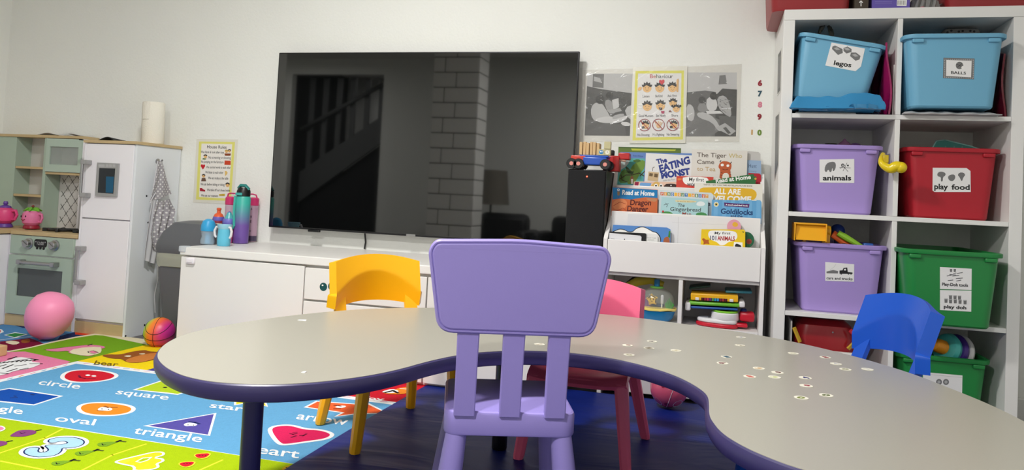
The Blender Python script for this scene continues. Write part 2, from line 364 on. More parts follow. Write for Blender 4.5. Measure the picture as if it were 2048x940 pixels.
# oven door with a real window opening
x0, x1, z0, z1 = -3.316, fx0-.02, .062, .345; wa = at(35.7, 535, Y=KY-.006); wb = at(121.5, 600, Y=KY-.006); wx0, wx1, wz0, wz1 = wa.x, wb.x, wb.z, wa.z
d = MB()
for b in ((x0, wx0, z0, z1), (wx1, x1, z0, z1), (wx0, wx1, z0, wz0), (wx0, wx1, wz1, z1)): d.box(b[0], b[1], KY-.008, KY+.006, b[2], b[3], SAGE, 0)
od = d.build('oven_door', kt, True)
MB().box(wx0, wx1, KY-.002, KY+.0045, wz0, wz1, mat('oven_glass', (78, 84, 84), .08, noise=.15, nscale=6), 0).build('oven_window', od, True)
ha = at(40, 522, Y=KY-.03); hb = at(107, 528, Y=KY-.03)
h = MB(); h.tube([(ha.x, KY-.035, .316), (hb.x, KY-.035, .316)], .0085, CHROME); 
for x in (ha.x, hb.x): h.box(x-.013, x+.013, KY-.043, KY-.008, .305, .327, CHROME, .003)
h.build('handle', od, True)
# side cabinet knobs barely in view
for z in (.33, .2): MB().ball((-3.33, 2.86, z), .011, CHROME, 12).build('side_knob', kt, True)
# hob rings
for cx_, cy_ in ((-3.155, 3.045), (-2.985, 3.06)):
    h = MB(); 
    for r in (.03, .062): h.tube([(cx_+r*math.cos(i*math.pi/12), cy_+r*.75*math.sin(i*math.pi/12), WT+.009) for i in range(25)], .006, BLACKP, 8)
    for i in range(4):
        c_, s_ = math.cos(i*math.pi/2+.6), math.sin(i*math.pi/2+.6); h.box(-.01, .078, -.006, .006, WT, WT+.017, BLACKP, .002, T=Tm((cx_, cy_, 0), (0, 0, i*math.pi/2+.6)) )
    h.build('hob_ring', kt, True)
# upper unit
UY = 3.12; zt = at(160, 276, Y=3.05).z; ux = lambda px, py: at(px, py, Y=UY).x; uz = lambda px, py: at(px, py, Y=UY).z
UX1 = ux(166, 300); k = MB(); xa = ux(30, 330); xb = ux(86, 330); xb2 = ux(92, 330)
k.box(-3.76, xa, UY, YW-.006, WT+.004, zt, SAGE, .001)
k.box(xa, UX1, YW-.012, YW-.005, WT+.004, zt, mat('kitchen_back_white', (205, 203, 198), .6), 0)
k.box(xb, xb2, UY, YW-.012, WT, zt, SAGE, .001); k.box(UX1-.01, UX1, UY, YW-.012, WT, zt, KW, .001)
k.build('upper_cabinet', kt, True)
MB().box(-3.765, UX1+.001, UY-.006, YW-.004, zt, zt+.014, WOOD, .001).build('top_board', kt, True)
for py in (333, 389): z = uz(60, py); MB().box(xa+.001, xb-.001, UY+.002, YW-.013, z-.012, z, WOOD, .001).build('shelf', kt, True)
zc = uz(125, 345); MB().box(xb2+.001, UX1-.011, UY-.002, YW-.013, zc-.012, zc, WOOD, .001).build('cabinet_floor', kt, True)
x0, x1, z0, z1 = xb2+.002, UX1-.002, zc+.002, zt-.003; wa = at(103, 293, Y=UY); wb = at(157, 331, Y=UY); wx0, wx1, wz0, wz1 = wa.x, min(wb.x, x1-.016), wb.z, wa.z
d = MB()
for b in ((x0, wx0, z0, z1), (wx1, x1, z0, z1), (wx0, wx1, z0, wz0), (wx0, wx1, wz1, z1)): d.box(b[0], b[1], UY-.008, UY+.002, b[2], b[3], mat('sage_door_paint', (178, 196, 182), .45), 0)
cdn = d.build('cabinet_door', kt, True)
MB().box(wx0, wx1, UY-.003, UY, wz0, wz1, mat('clear_acrylic', (200, 208, 204), .05, alpha=.35), 0).build('window_pane', cdn, True)
a = Art((xb2+.002, YW-.0135, WT+.004), (1, 0, 0), (0, -1, 0)); W_ = UX1-.011-xb2; H_ = zc-.014-WT; slab(a, [(0, 0), (W_, 0), (W_, H_), (0, H_)], .0008, mat('splash_white', (214, 212, 210), .4)); n = 5; st_ = W_/4.0
lm = flat((120, 118, 116)); a.k += 1
hh = st_*.62
for j in range(0, int(H_/hh)+1):
    for i in range(0, 6):
        cx_ = (i + .5*(j % 2))*st_; cy_ = j*hh+.01
        for sgn in (1, -1):
            for d_ in (-1, 1):
                ex = cx_+d_*sgn*st_*.21; ey = cy_+d_*hh*.42
                if 0 < cx_ < W_ and 0 < ex < W_ and 0 < ey < H_ and 0 < cy_ < H_: a.line([(cx_, cy_), (ex, ey)], .0045, lm, 0)
a.build('splashback', kt, True)

# ------------------------------------------------------------------ toy fridge
fr = thing('toy_fridge', 'tall white toy fridge with two doors beside the green toy oven', 'toy fridge', (-2.77, 3.06, 0))
FZ = .918
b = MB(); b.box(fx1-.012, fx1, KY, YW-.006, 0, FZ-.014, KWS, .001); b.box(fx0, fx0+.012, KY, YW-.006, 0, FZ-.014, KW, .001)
b.box(fx0+.012, fx1-.012, KY+.014, YW-.006, .05, FZ-.014, KW, 0); b.build('body', fr, True)
for px, py in ((293, 392), (296, 445), (289, 650), (251, 672)):
    q = at(px, py, X=fx1); 
    if KY < q.y < YW: MB().lathe([(.0045, 0), (.0045, .0015), (.003, .002)], BLACKP, 12, T=Tm((fx1, q.y, q.z), (0, math.pi/2, 0))).build('screw_cap', fr, True)
MB().box(fx0-.003, fx1+.006, KY-.008, YW-.004, FZ-.014, FZ, WOOD, .001).build('top_board', fr, True)
MB().box(fx0+.012, fx1-.012, KY+.001, KY+.013, 0, .058, WOOD, .001).build('plinth', fr, True)
zs = .545
du = MB().box(fx0+.014, fx1-.014, KY-.002, KY+.0135, zs+.003, FZ-.017, KW, .002).build('door', fr, True)
dl = MB().box(fx0+.014, fx1-.014, KY-.002, KY+.0135, .07, zs-.003, KW, .002).build('door', fr, True)
SILV = mat('silver_plastic', (165, 165, 165), .35, .4)
def vh(p0, p1, par):
    h = MB(); h.tube([(p0.x, KY-.032, p0.z), (p0.x, KY-.032, p1.z)], .007, CHROME)
    for q_ in (p0, p1): h.box(q_.x-.009, q_.x+.026, KY-.038, KY-.002, q_.z-.011, q_.z+.011, SILV, .003)
    h.build('handle', par, True)
vh(at(166, 324, Y=KY-.03), at(163.5, 390, Y=KY-.03), du); vh(at(155, 497, Y=KY-.03), at(153.5, 565, Y=KY-.03), dl)
a = Art((-2.8, KY-.0125, .7), (1, 0, 0), (0, -1, 0)); slab(a, [a.uv(*q) for q in ((194, 325), (236.6, 327), (232, 393.5), (190, 391.5))], .010, SILV)
a.pp([(198.6, 336), (230.5, 337), (226.7, 387.5), (195.4, 385.5)], mat('dispenser_dark', (18, 26, 34), .15)); a.pp([(212, 353), (227.8, 353.5), (225.5, 386), (211.5, 385)], flat((30, 88, 120)))  # blue patch is a reflection painted onto the dark recess
for px in (203, 214.5, 221, 228): w_ = 6 if px == 203 else 2.6; a.pp([(px-w_, 328.5), (px+w_, 328.7), (px+w_, 334), (px-w_, 333.8)], LGR)
a.build('water_dispenser', du, True)
q = at(315, 323, X=fx1); hk = MB(); hk.lathe([(.014, 0), (.014, .004), (.006, .006)], CHROME, T=Tm((fx1, q.y, q.z), (0, math.pi/2, 0))); hk.tube([(fx1, q.y, q.z), (fx1+.02, q.y, q.z-.006), (fx1+.028, q.y, q.z+.01)], .004, CHROME)
hk.build('hook', fr, True); HK = (fx1+.024, q.y, q.z)
# ------------------------------------------------------------------ things on the toy kitchen
def place(px, py, z=None, Y=None, X=None): return at(px, py, z=z, Y=Y, X=X)
PK = plast((222, 70, 130), .35); PK2 = plast((226, 120, 165), .3); PUR = plast((98, 62, 150), .4); GRN = plast((110, 175, 50), .4)
q = at(10, 425, Y=3.0); tp = thing('toy_teapot', 'hot pink toy teapot with a purple base, half cut off at the picture edge', 'toy teapot', (q.x, 3.0, WT+.004))
MB().lathe([(.036, 0), (.04, .004), (.034, .018), (.03, .02)], PUR).build('base', tp)
MB().lathe([(.028, .02), (.046, .035), (.052, .06), (.045, .088), (.026, .1)], PK).build('pot_body', tp)
MB().lathe([(.028, .1), (.024, .108), (.008, .114), (.012, .122), (.008, .132)], PUR).build('lid', tp)
MB().tube([(.045, 0, .085), (.068, 0, .088), (.078, 0, .066), (.066, 0, .044), (.046, 0, .042)], .007, PK).build('handle', tp)
MB().tube([(-.04, 0, .04), (-.07, 0, .06), (-.085, 0, .09)], [.014, .01, .009], PK).build('spout', tp)
q = at(63, 430, Y=3.03); tj = thing('toy_jug', 'pink toy jug with a smiling face and green leaf lid on the toy kitchen', 'toy jug', (q.x, 3.035, WT+.004))
MB().lathe([(.036, 0), (.038, .004), (.036, .016), (.03, .018)], plast((150, 26, 50), .3)).build('base', tj)
MB().lathe([(.03, .018), (.042, .03), (.046, .055), (.042, .078), (.03, .09)], PK2).build('jug_body', tj)
l = MB(); l.lathe([(.03, .088), (.026, .096), (.01, .1)], GRN)
for i in range(6): l.tube([(0, 0, .098), (.02*math.cos(i), .02*math.sin(i), .1), (.042*math.cos(i*1.05), .042*math.sin(i*1.05), .09)], [.01, .012, .003], GRN, 8, flatk=.5)
l.build('leaf_lid', tj); MB().lathe([(.004, .1), (.004, .108), (.008, .112), (.004, .12)], plast((130, 60, 50))).build('lid_knob', tj)
MB().tube([(.038, 0, .076), (.06, 0, .074), (.064, 0, .055), (.056, 0, .036), (.04, 0, .036)], .006, PK2).build('handle', tj)
f = MB()
for sx in (-1, 1): f.ball((sx*.014-.008, -.0435, .062), (.004, .002, .006), BLK, 10)
f.tube([(-.02, -.0445, .048), (-.008, -.0465, .042), (.004, -.0455, .048)], .0016, plast((150, 26, 50), .3), 6); f.build('face', tj)
# plastic bag lying on the corner unit, black cloth and paper towel on the fridge
q0 = at(74, 268, Y=3.12); q1 = at(160, 272, Y=3.12); bagm = mat('clear_bag', (225, 226, 226), .3, alpha=.85)
m_ = MB(); m_.sheet(lambda u, v: (q0.x+(q1.x-q0.x)*u, 3.12+.09*v, zt+.0175+.008*math.sin(3.1*u)*(1+math.sin(9*u+5*v))), 20, 6, bagm, .0015)
tag(m_.build('plastic_bag'), 'flat clear plastic bag lying on top of the green corner unit', 'bag')
q0 = at(172, 268, Y=3.02); q1 = at(262, 272, Y=3.02); m_ = MB()
m_.sheet(lambda u, v: (q0.x+(q1.x-q0.x)*u, 2.98+.1*v+.03*math.sin(4*u), FZ+.005+.018*max(0, math.sin(7*u-2.2))*(1-.5*v)), 24, 6, mat('black_cloth', (18, 18, 20), .8), .004)
tag(m_.build('black_glove'), 'crumpled black cloth lying on top of the toy fridge', 'cloth')
q = at(308, 240, Y=3.1); th_ = at(310, 206, Y=3.1).z-FZ
pr = thing('paper_towel_roll', 'white paper towel roll standing on the toy fridge', 'paper towel roll', (q.x, 3.1, FZ+.001), (0, -.03, 0))
ptm = mat('paper_towel', (232, 228, 216), .9, bump=.25, bscale=160)
MB().lathe([(.018, 0), (.051, 0), (.052, .004), (.0525, th_*.5), (.052, th_-.003), (.05, th_), (.018, th_), (.017, th_-.02)], ptm, 40).build('roll', pr)
m_ = MB(); m_.sheet(lambda u, v: (.054*math.sin(.6*(u-.5)*1.1), -.054*math.cos(.6*(u-.5)*1.1), th_*(1-.42*v)-.0005 if v else th_), 8, 8, ptm, .001); m_.build('loose_sheet', pr)
MB().lathe([(.017, .001), (.017, th_-.001), (.015, th_-.001), (.015, .001)], mat('cardboard', (150, 120, 85), .9)).build('core', pr)
# apron hanging from the fridge hook
apm = bpy.data.materials.new('polka_dot_cotton'); apm.use_nodes = True; nt = apm.node_tree; b = nt.nodes['Principled BSDF']; b.inputs['Roughness'].default_value = .9
tc = nt.nodes.new('ShaderNodeTexCoord'); mp = nt.nodes.new('ShaderNodeMapping'); mp.inputs['Rotation'].default_value = (math.pi/4, 0, 0); mp.inputs['Scale'].default_value = (.001, 1, 1)
vo = nt.nodes.new('ShaderNodeTexVoronoi'); vo.inputs['Scale'].default_value = 62; vo.inputs['Randomness'].default_value = 0; cr = nt.nodes.new('ShaderNodeValToRGB')
cr.color_ramp.elements[0].position = .22; cr.color_ramp.elements[0].color = (.75, .74, .73, 1); cr.color_ramp.elements[1].position = .27; cr.color_ramp.elements[1].color = (.36, .34, .37, 1)
nt.links.new(tc.outputs['Object'], mp.inputs[0]); nt.links.new(mp.outputs[0], vo.inputs['Vector']); nt.links.new(vo.outputs['Distance'], cr.inputs[0]); nt.links.new(cr.outputs[0], b.inputs['Base Color'])
apl = mat('pale_grey_cotton', (196, 196, 200), .9)
ap = thing('apron', 'grey polka dot apron hanging from the hook on the toy fridge side', 'apron', (HK[0], HK[1], HK[2]-.6))
def apy(px, py): return at(px, py, X=HK[0]+.005)
def cloth(fn_l, fn_r, amp, m, name, par, nf=3, x0=.004):
    m_ = MB()
    def fn(u, v):
        a = fn_l(v); b = fn_r(v); return (HK[0]+x0+amp*math.sin(u*nf*6.28+v*3)*min(1, v*3), a[0]+(b[0]-a[0])*u, a[1]+(b[1]-a[1])*u)
    m_.sheet(fn, 26, 24, m, .0015); m_.build(name, par, True)
def interp(pts):
    Q = [apy(*p_) for p_ in pts]; Q = [(q_.y, q_.z) for q_ in Q]
    def g(v):
        t = v*(len(Q)-1); i = min(int(t), len(Q)-2); t -= i; return (Q[i][0]*(1-t)+Q[i+1][0]*t, Q[i][1]*(1-t)+Q[i+1][1]*t)
    return g
cloth(interp([(314, 323), (309, 355), (302, 383), (297, 404)]), interp([(322, 323), (330, 350), (336, 370), (341, 388)]), .004, apm, 'bib', ap, 1.5, .010)
cloth(interp([(310, 404), (300, 430), (296, 470), (305, 500)]), interp([(336, 398), (345, 420), (338, 450), (322, 505)]), .010, apm, 'skirt', ap, 3, .014)
cloth(interp([(305, 390), (296, 440), (288, 500), (288, 520)]), interp([(312, 400), (312, 450), (312, 500), (308, 528)]), .005, apl, 'lining', ap, 2, .006)
cloth(interp([(314, 500), (316, 515), (318, 530), (322, 544)]), interp([(322, 503), (330, 515), (332, 530), (331, 540)]), .004, apm, 'waist_end', ap, 2, .014)
m_ = MB()
for P in (((313, 322), (306, 365), (303, 385)), ((309, 385), (300, 400), (299, 406)), ((314, 510), (313, 560), (307, 590), (308, 625)), ((313, 400), (303, 440), (312, 500)), ((318, 321), (322, 330))):
    Q = [apy(*p_) for p_ in P]; m_.tube([(HK[0]+.012, q_.y, q_.z) for q_ in Q], .003, apl, 6)
m_.build('ties', ap, True)
# ------------------------------------------------------------------ swing-lid bin
bg = plast((92, 94, 98), .45); c_ = at(352, 470, Y=3.03)
bn = thing('waste_bin', 'grey waste bin with a domed swing lid between toy fridge and sideboard', 'waste bin', (-2.33, 3.05, 0))
zr = at(352, 497, Y=2.92).z
m_ = MB(); m_.loft([[(x, y, z) for x, y in rrect(w_, d_, .04)] for w_, d_, z in ((.22, .2, 0), (.27, .24, zr*.5), (.3, .27, zr-.05), (.3, .27, zr-.045), (.285, .255, zr-.045), (.21, .19, .01))], bg); m_.build('bin_body', bn)
m_ = MB(); m_.loft([[(x, y, z + .004*math.sin(i*1.7)) for i, (x, y) in enumerate(rrect(w_, d_, .045, 8))] for w_, d_, z in ((.304, .274, zr-.085), (.312, .282, zr-.05), (.306, .276, zr-.005), (.29, .26, zr-.005), (.29, .26, zr-.08))], mat('bin_liner', (205, 208, 190), .3, alpha=.5)); m_.build('liner', bn)
m_ = MB(); m_.loft([[(x, y, z) for x, y in rrect(w_, d_, r_)] for w_, d_, r_, z in ((.30, .275, .04, zr-.03), (.32, .29, .045, zr-.005), (.318, .288, .05, zr+.02), (.29, .26, .06, zr+.07), (.22, .2, .06, zr+.115), (.12, .12, .05, zr+.125))], bg); bl = m_.build('lid', bn)
m_ = MB(); 
m_.tube([(.1*math.cos(t_*.3), -.142+.012*math.sin(t_*.3)-.0+.03*abs(math.sin(t_*.3)), zr+.02+.07*math.sin(t_*.3)) for t_ in range(0, 11)], .002, BLACKP, 6); m_.build('flap_seam', bl)
# ------------------------------------------------------------------ posters on the wall
YP = YW-.001
def wallart(): return Art((0, YP, 0), (1, 0, 0), (0, -1, 0), .00003)
def head(a, px, py, r, hair=(40, 38, 40), tail=False):   # plain child face, r in photo pixels
    a.pp([(px+r*math.cos(t/10*math.pi), py-r*math.sin(t/10*math.pi)) for t in range(20)], flat((236, 190, 128)))
    hm = flat(hair); P = []
    for i in range(11):
        t = math.pi*(.08+.84*i/10); k = 1.38 if i % 2 else 1.02; P.append((px+r*k*math.cos(t), py-r*k*math.sin(t)*1.05))
    P += [(px-r*.75, py-r*.2), (px-r*.1, py-r*.62), (px+r*.75, py-r*.2)]
    a.pp(P, hm)
    for sx in (-1, 1): a.pp([(px+sx*r*.38+r*.1*math.cos(t), py-r*.02+r*.1*math.sin(t)) for t in range(6)], BLK)
    a.pl([(px-r*.35, py+r*.4), (px, py+r*.58), (px+r*.35, py+r*.4)], .0009, flat((120, 60, 40)))
a = wallart(); lam = mat('laminate_border', (226, 224, 212), .25)
slab(a, [a.uv(*q) for q in ((393, 278), (476, 279), (467, 409), (386, 405))], .0004, lam)
a.pp([(398, 283), (470, 284), (462, 402), (392, 399)], flat((226, 222, 120))); a.pp([(403, 287), (464.5, 288.5), (457, 397), (398, 394)], flat((238, 234, 228)))
a.ptext('House Rules', (414, 296.5), (453, 297.5), (414.3, 290), DKG, .01)
for t, x0, y, x1 in (('We share & look after toys', 401.5, 306, 448), ('No screaming or shouting', 417, 317, 461.5), ('No jumping on the furniture', 402, 325.5, 447), ('We use kind words to each other', 412.5, 336.5, 461), ('We listen to each other', 410.5, 346.5, 446.5), ('We eat nicely at the table', 416, 358, 456.5), ('We ask before taking or doing', 401, 370.5, 449), ('We take off our shoes inside', 414, 382, 460), ('We use our manners', 402, 393, 436)):
    a.ptext(t, (x0, y), (x1, y+1.2), (x0+.2, y-5), flat((50, 50, 55)), .012)
head(a, 453, 303, 3, (190, 160, 60)); head(a, 459, 302, 3); a.pp([(449, 307), (462, 307), (461, 311.5), (450, 311.5)], flat((140, 70, 40)))
head(a, 411, 313, 3.4); a.pp([(406, 316), (413, 317), (411, 319.5), (405, 319)], flat((110, 140, 80)))
a.pp([(449.5, 321), (461.5, 321.5), (461.5, 330), (449, 329.5)], flat((205, 70, 40))); a.pp([(406, 339), (401.5, 332), (402.5, 329), (405, 328.6), (406.3, 330.5), (407.8, 328.8), (410, 329.4), (410.5, 332.5)], RED)
a.pp([(450, 342), (453, 342), (455.5, 345.5), (453.5, 349), (450.5, 352.5)], flat((226, 190, 110))); head(a, 407.5, 352, 3.2); a.pp([(404, 356), (411, 356), (412.5, 362.5), (402.5, 362.5)], flat((110, 84, 70)))
head(a, 455.5, 370, 4); a.pp([(400, 376), (404, 376), (406.5, 378.5), (410.5, 380), (410.5, 383), (400, 382)], flat((170, 30, 50))); a.pp([(438, 388.5), (450, 387.5), (450, 391.5), (439, 391.5)], flat((200, 170, 50)))
tag(a.build('poster'), 'yellow bordered House Rules poster on the wall above the drinking bottles', 'poster')
# two black and white photographs
G = lambda v: flat((int(v*(.5 if v < 62 else .78)) if v < 150 else int(v*.9),)*3, .4)
a = wallart(); slab(a, [a.uv(*q) for q in ((1166, 140), (1282, 137), (1277, 282), (1160, 284))], .0005, mat('photo_laminate', (216, 214, 206), .3, bump=.15, bscale=50))
a.pp([(1175, 147), (1276, 147), (1272, 272), (1169, 271)], G(205)); a.pp([(1186, 148), (1208, 148), (1207, 176), (1185, 174)], G(130)); a.pp([(1188, 153), (1200, 156), (1204, 166), (1188, 162)], G(190))
a.pp([(1174, 172), (1200, 178), (1276, 188), (1272, 272), (1169, 271)], G(82), 1); a.pp([(1172, 235), (1180, 240), (1250, 250), (1252, 271), (1169, 271)], G(105)); a.pp([(1240, 192), (1276, 190), (1274, 225), (1238, 222)], G(72))
a.pp([(1248, 216), (1274, 206), (1274, 240), (1256, 238)], G(205), 1, 1)
a.pp([(1182, 215), (1190, 205), (1204, 206), (1214, 222), (1222, 236), (1218, 244), (1190, 243), (1182, 232)], G(200), 1, 1); a.pp([(1188, 238), (1215, 232), (1240, 236), (1252, 230), (1256, 236), (1240, 246), (1200, 246)], G(222), 1, 1)
a.pp([(1208, 202), (1220, 198), (1230, 214), (1232, 226), (1216, 228)], G(160), 1, 1); a.pp([(1224, 200), (1237, 196), (1238, 214), (1227, 220)], G(218)); a.pp([(1214, 220), (1240, 216), (1244, 222), (1220, 227)], G(175))
a.pp(circ(1200, 199, 9, 18), G(52)); a.pp(circ(1219, 191, 7.5, 18), G(44)); a.pp([(1240, 244), (1258, 244), (1262, 252), (1246, 252)], G(235), 1, 1); a.pp([(1224, 232), (1246, 226), (1250, 232), (1226, 240)], G(190), 1, 1)
tag(a.build('photo_print'), 'black and white photo of two children reading on a sofa, left of the poster', 'photo', 'black and white photos on the wall')
a = wallart(); slab(a, [a.uv(*q) for q in ((1362, 134), (1483, 128), (1478, 284), (1360, 284))], .0005, mat('photo_laminate', (1, 1, 1)))
a.pp([(1373, 145), (1474, 145), (1472, 273), (1371, 273)], G(212)); a.pp([(1439, 151), (1451, 150), (1454, 168), (1437, 169)], G(140)); a.pp([(1373, 185), (1410, 181), (1432, 184), (1432, 273), (1371, 273)], G(112))
a.pp([(1432, 190), (1445, 177), (1474, 179), (1472, 273), (1430, 273)], G(66), 1); a.pp([(1371, 232), (1400, 222), (1440, 240), (1446, 256), (1420, 273), (1371, 273)], G(138)); a.pp([(1438, 232), (1472, 232), (1472, 260), (1440, 252)], G(105))
a.pp([(1373, 208), (1385, 210), (1390, 226), (1386, 244), (1373, 238)], G(212), 1, 1); a.pp([(1393, 220), (1400, 204), (1412, 208), (1418, 220), (1408, 226)], G(150), 1, 1)
a.pp([(1414, 194), (1432, 196), (1436, 216), (1422, 226), (1412, 214)], G(228), 1, 1); a.pp([(1434, 194), (1450, 190), (1460, 208), (1464, 236), (1448, 228), (1436, 214)], G(185), 1, 1)
for i in range(26):
    x = 1438+random.random()*20; y = 196+random.random()*30
    if x < 1462-(20 if y < 200 else 0)*0: a.pp([(x, y), (x+2, y+.6), (x+1.4, y+2)], G(60), 0 if i else 1)
a.pp([(1392, 226), (1410, 224), (1430, 236), (1444, 262), (1436, 262), (1424, 244), (1398, 236)], G(205), 1, 1); a.pp([(1412, 222), (1440, 222), (1446, 227), (1414, 228)], G(240)); a.pp([(1430, 256), (1450, 246), (1472, 262), (1460, 271)], G(190)); a.pp([(1446, 256), (1452, 254), (1462, 266), (1456, 268)], G(90))
a.pp(circ(1404, 200, 7, 16), G(70)); a.pp(circ(1427, 192, 7.5, 18), G(36))
tag(a.build('photo_print'), 'black and white photo of children sharing books on a sofa, right of the poster', 'photo', 'black and white photos on the wall')
# behaviour poster, overlapping both photographs
a = Art((0, YP-.004, 0), (1, 0, 0), (0, -1, 0), .00003)
slab(a, [a.uv(*q) for q in ((1266, 134), (1375, 132), (1371, 286), (1259, 287))], .0004, lam)
a.pp([(1271, 142), (1368, 141), (1366, 279), (1265, 281)], flat((226, 222, 96))); a.pp([(1276, 147), (1363, 146.5), (1360.5, 273.5), (1271.5, 275)], flat((232, 231, 230)))
vx = 1300
for ch, c_, wd in (('B', (190, 40, 50), 6), ('e', (190, 90, 60), 5), ('h', (70, 90, 60), 5), ('a', (60, 90, 90), 5), ('v', (90, 90, 90), 4), ('i', (60, 60, 60), 1.5), ('o', (50, 50, 70), 5), ('u', (50, 50, 60), 5), ('r', (90, 70, 60), 4)):
    a.ptext(ch, (vx, 156), (vx+wd, 156), (vx, 148.5), flat(c_), .01); vx += wd+.7
for i, (t, x, y) in enumerate((('Listen', 1292, 195), ('Be Kind', 1318, 194.5), ('Ask First', 1344, 194))): a.ptext(t, (x-(7 if i != 2 else 9), y), (x+(7 if i != 2 else 10), y-.3), (x-7 if i != 2 else x-9, y-5), DKG, .01)
for t, x, y, h_ in (('Good Manners', 1292, 234, 14.5), ('Eat Nicely', 1322, 233.6, 9.5), ('Share', 1349.5, 233.4, 6.5)): a.ptext(t, (x-h_, y), (x+h_, y-.3), (x-h_, y-5), DKG, .01)
for t, x, y, h_ in (('No Shouting', 1287, 272, 12), ('No Fighting', 1317, 271.6, 11.5), ('No Swearing', 1346, 271.2, 12.5)): a.ptext(t, (x-h_, y), (x+h_, y-.3), (x-h_, y-5), DKG, .01)
for x, y in ((1294, 176), (1319.5, 176), (1345, 175.5), (1294.5, 213), (1321, 211.5), (1346, 206)): head(a, x, y, 9 if y != 206 else 7.5)
head(a, 1352.5, 217.5, 7)
for sx in (-1, 1): a.pp(circ(1352.5+sx*8, 212, 2.3, 10), flat((40, 38, 40)))
a.pp([(1275, 181), (1277, 175), (1282, 173), (1284, 176), (1281, 181)], flat((236, 190, 128)), 1, 1)
a.pp([(1324, 170), (1318.5, 165), (1318, 161.5), (1320.5, 159.5), (1323.5, 161), (1326.5, 158.8), (1329, 161), (1328.5, 165)], flat((214, 60, 72)))
a.pp([(1353, 160), (1356.5, 157), (1357.5, 160), (1356.5, 184), (1353, 184)], flat((226, 178, 116))); a.pp(circ(1281, 211.5, 5, 14), WHT); a.ptext('thank you', (1277, 212.5), (1285, 212.5), (1277, 210.5), DKG)
a.pp([(1317, 215), (1325, 215), (1324, 220), (1319, 220)], flat((60, 30, 34))); a.pp([(1322, 222), (1329, 222), (1328, 227), (1323, 227)], flat((180, 60, 100))); a.pp([(1337, 224), (1340, 220), (1344, 224)], flat((120, 60, 60)))
for x in (1289, 1317, 1345.5):
    y = 250-(x-1289)*.01
    c = a.uv(x, y); r_ = (V(a.uv(x+12.5, y))-V(c)).length
    if x == 1317: 
        for k_ in range(5): a.pl([(x-2+k_, y+4), (x-7+k_*3.6, y-7+abs(k_-2))], .003, flat((232, 190, 140)), 1 if k_ == 0 else 0)
        a.pp(circ(x, y+2, 4.5, 12), flat((232, 190, 140)))
    else: head(a, x+2, y+.5, 7); a.pp([(x-6, y+3), (x-1, y+2), (x+1, y+6), (x-5, y+7)], flat((60, 50, 50)))
    a.k += 1; n_ = 30; vs = []; 
    for i in range(n_):
        t = 2*math.pi*i/n_; vs += [tuple(a.p(c[0]+r_*math.cos(t), c[1]+r_*math.sin(t))), tuple(a.p(c[0]+r_*.9*math.cos(t), c[1]+r_*.9*math.sin(t)))]
    a.add(vs, [(2*i, (2*i+2) % (2*n_), (2*i+3) % (2*n_), 2*i+1) for i in range(n_)], flat((150, 30, 40)))
    a.line([(c[0]-r_*.68, c[1]+r_*.68), (c[0]+r_*.68, c[1]-r_*.68)], .0036, flat((165, 45, 40)))
tag(a.build('poster'), 'yellow bordered Behaviour poster of cartoon faces between the two photos', 'poster')
clrs = mat('clear_sticky_film', (236, 236, 230), .1, alpha=.05)
a = Art((0, YP-.009, 0), (1, 0, 0), (0, -1, 0), .0003)
def film(u, v):
    A_ = V(a.uv(1158, 136)).lerp(V(a.uv(1484, 127)), u); B_ = V(a.uv(1155, 291)).lerp(V(a.uv(1480, 287)), u); q_ = A_.lerp(B_, v)
    return a.p(q_.x, q_.y, .0032*math.sin(u*37+6*math.sin(v*9))*math.sin(v*13+u*11)+.0008*math.sin(u*90+v*50))
m_ = MB(); m_.sheet(film, 90, 44, clrs, .0002)
tag(m_.build('plastic_film'), 'wrinkled clear plastic film taped over the two photos and Behaviour poster', 'plastic film')
for t, x, y, c_, dx in (('6', 1520, 166, (150, 40, 55), 4.3), ('7', 1520, 187, (50, 84, 100), 3.7), ('8', 1520, 209, (214, 130, 150), 4.3), ('9', 1519, 233.5, (140, 40, 50), 4.3), ('1', 1504, 264.5, (206, 170, 120), 2.6), ('0', 1519, 265, (110, 140, 60), 4.5)):
    a = wallart(); c = a.uv(x, y); a.k = 1; vs, fs, x0_, x1_ = textgeo(t, .05); h_ = .0255 if t != '1' else .022; sc_ = h_/.82
    a.text(t, c[0]-(.0035 if t == '1' else .0085), c[1]-h_/2+.002, c[0]+(.0035 if t == '1' else .0085), h_*.86, flat(c_), .055)
    m2 = MB(); 
    vs3 = [v - a.N*.0009 for v in a.v]; n_ = len(vs3)
    cnt = {}
    for f_ in a.f:
        for i in range(len(f_)): e = (f_[i], f_[(i+1) % len(f_)]); cnt[tuple(sorted(e))] = cnt.get(tuple(sorted(e)), []) + [e]
    sides = [(e[0][1], e[0][0], e[0][0]+n_, e[0][1]+n_) for e in cnt.values() if len(e) == 1]
    m2.add([tuple(v) for v in a.v]+[tuple(v) for v in vs3], list(a.f)+sides, flat(c_))
    nm = {'6': 'dark red number 6', '7': 'teal number 7', '8': 'pink number 8', '9': 'dark red number 9', '1': 'tan digit 1 of the number 10', '0': 'green digit 0 of the number 10'}[t]
    tag(m2.build('number_sticker'), nm + ' sticker on the wall beside the shelf unit', 'number sticker', 'number stickers on the wall')
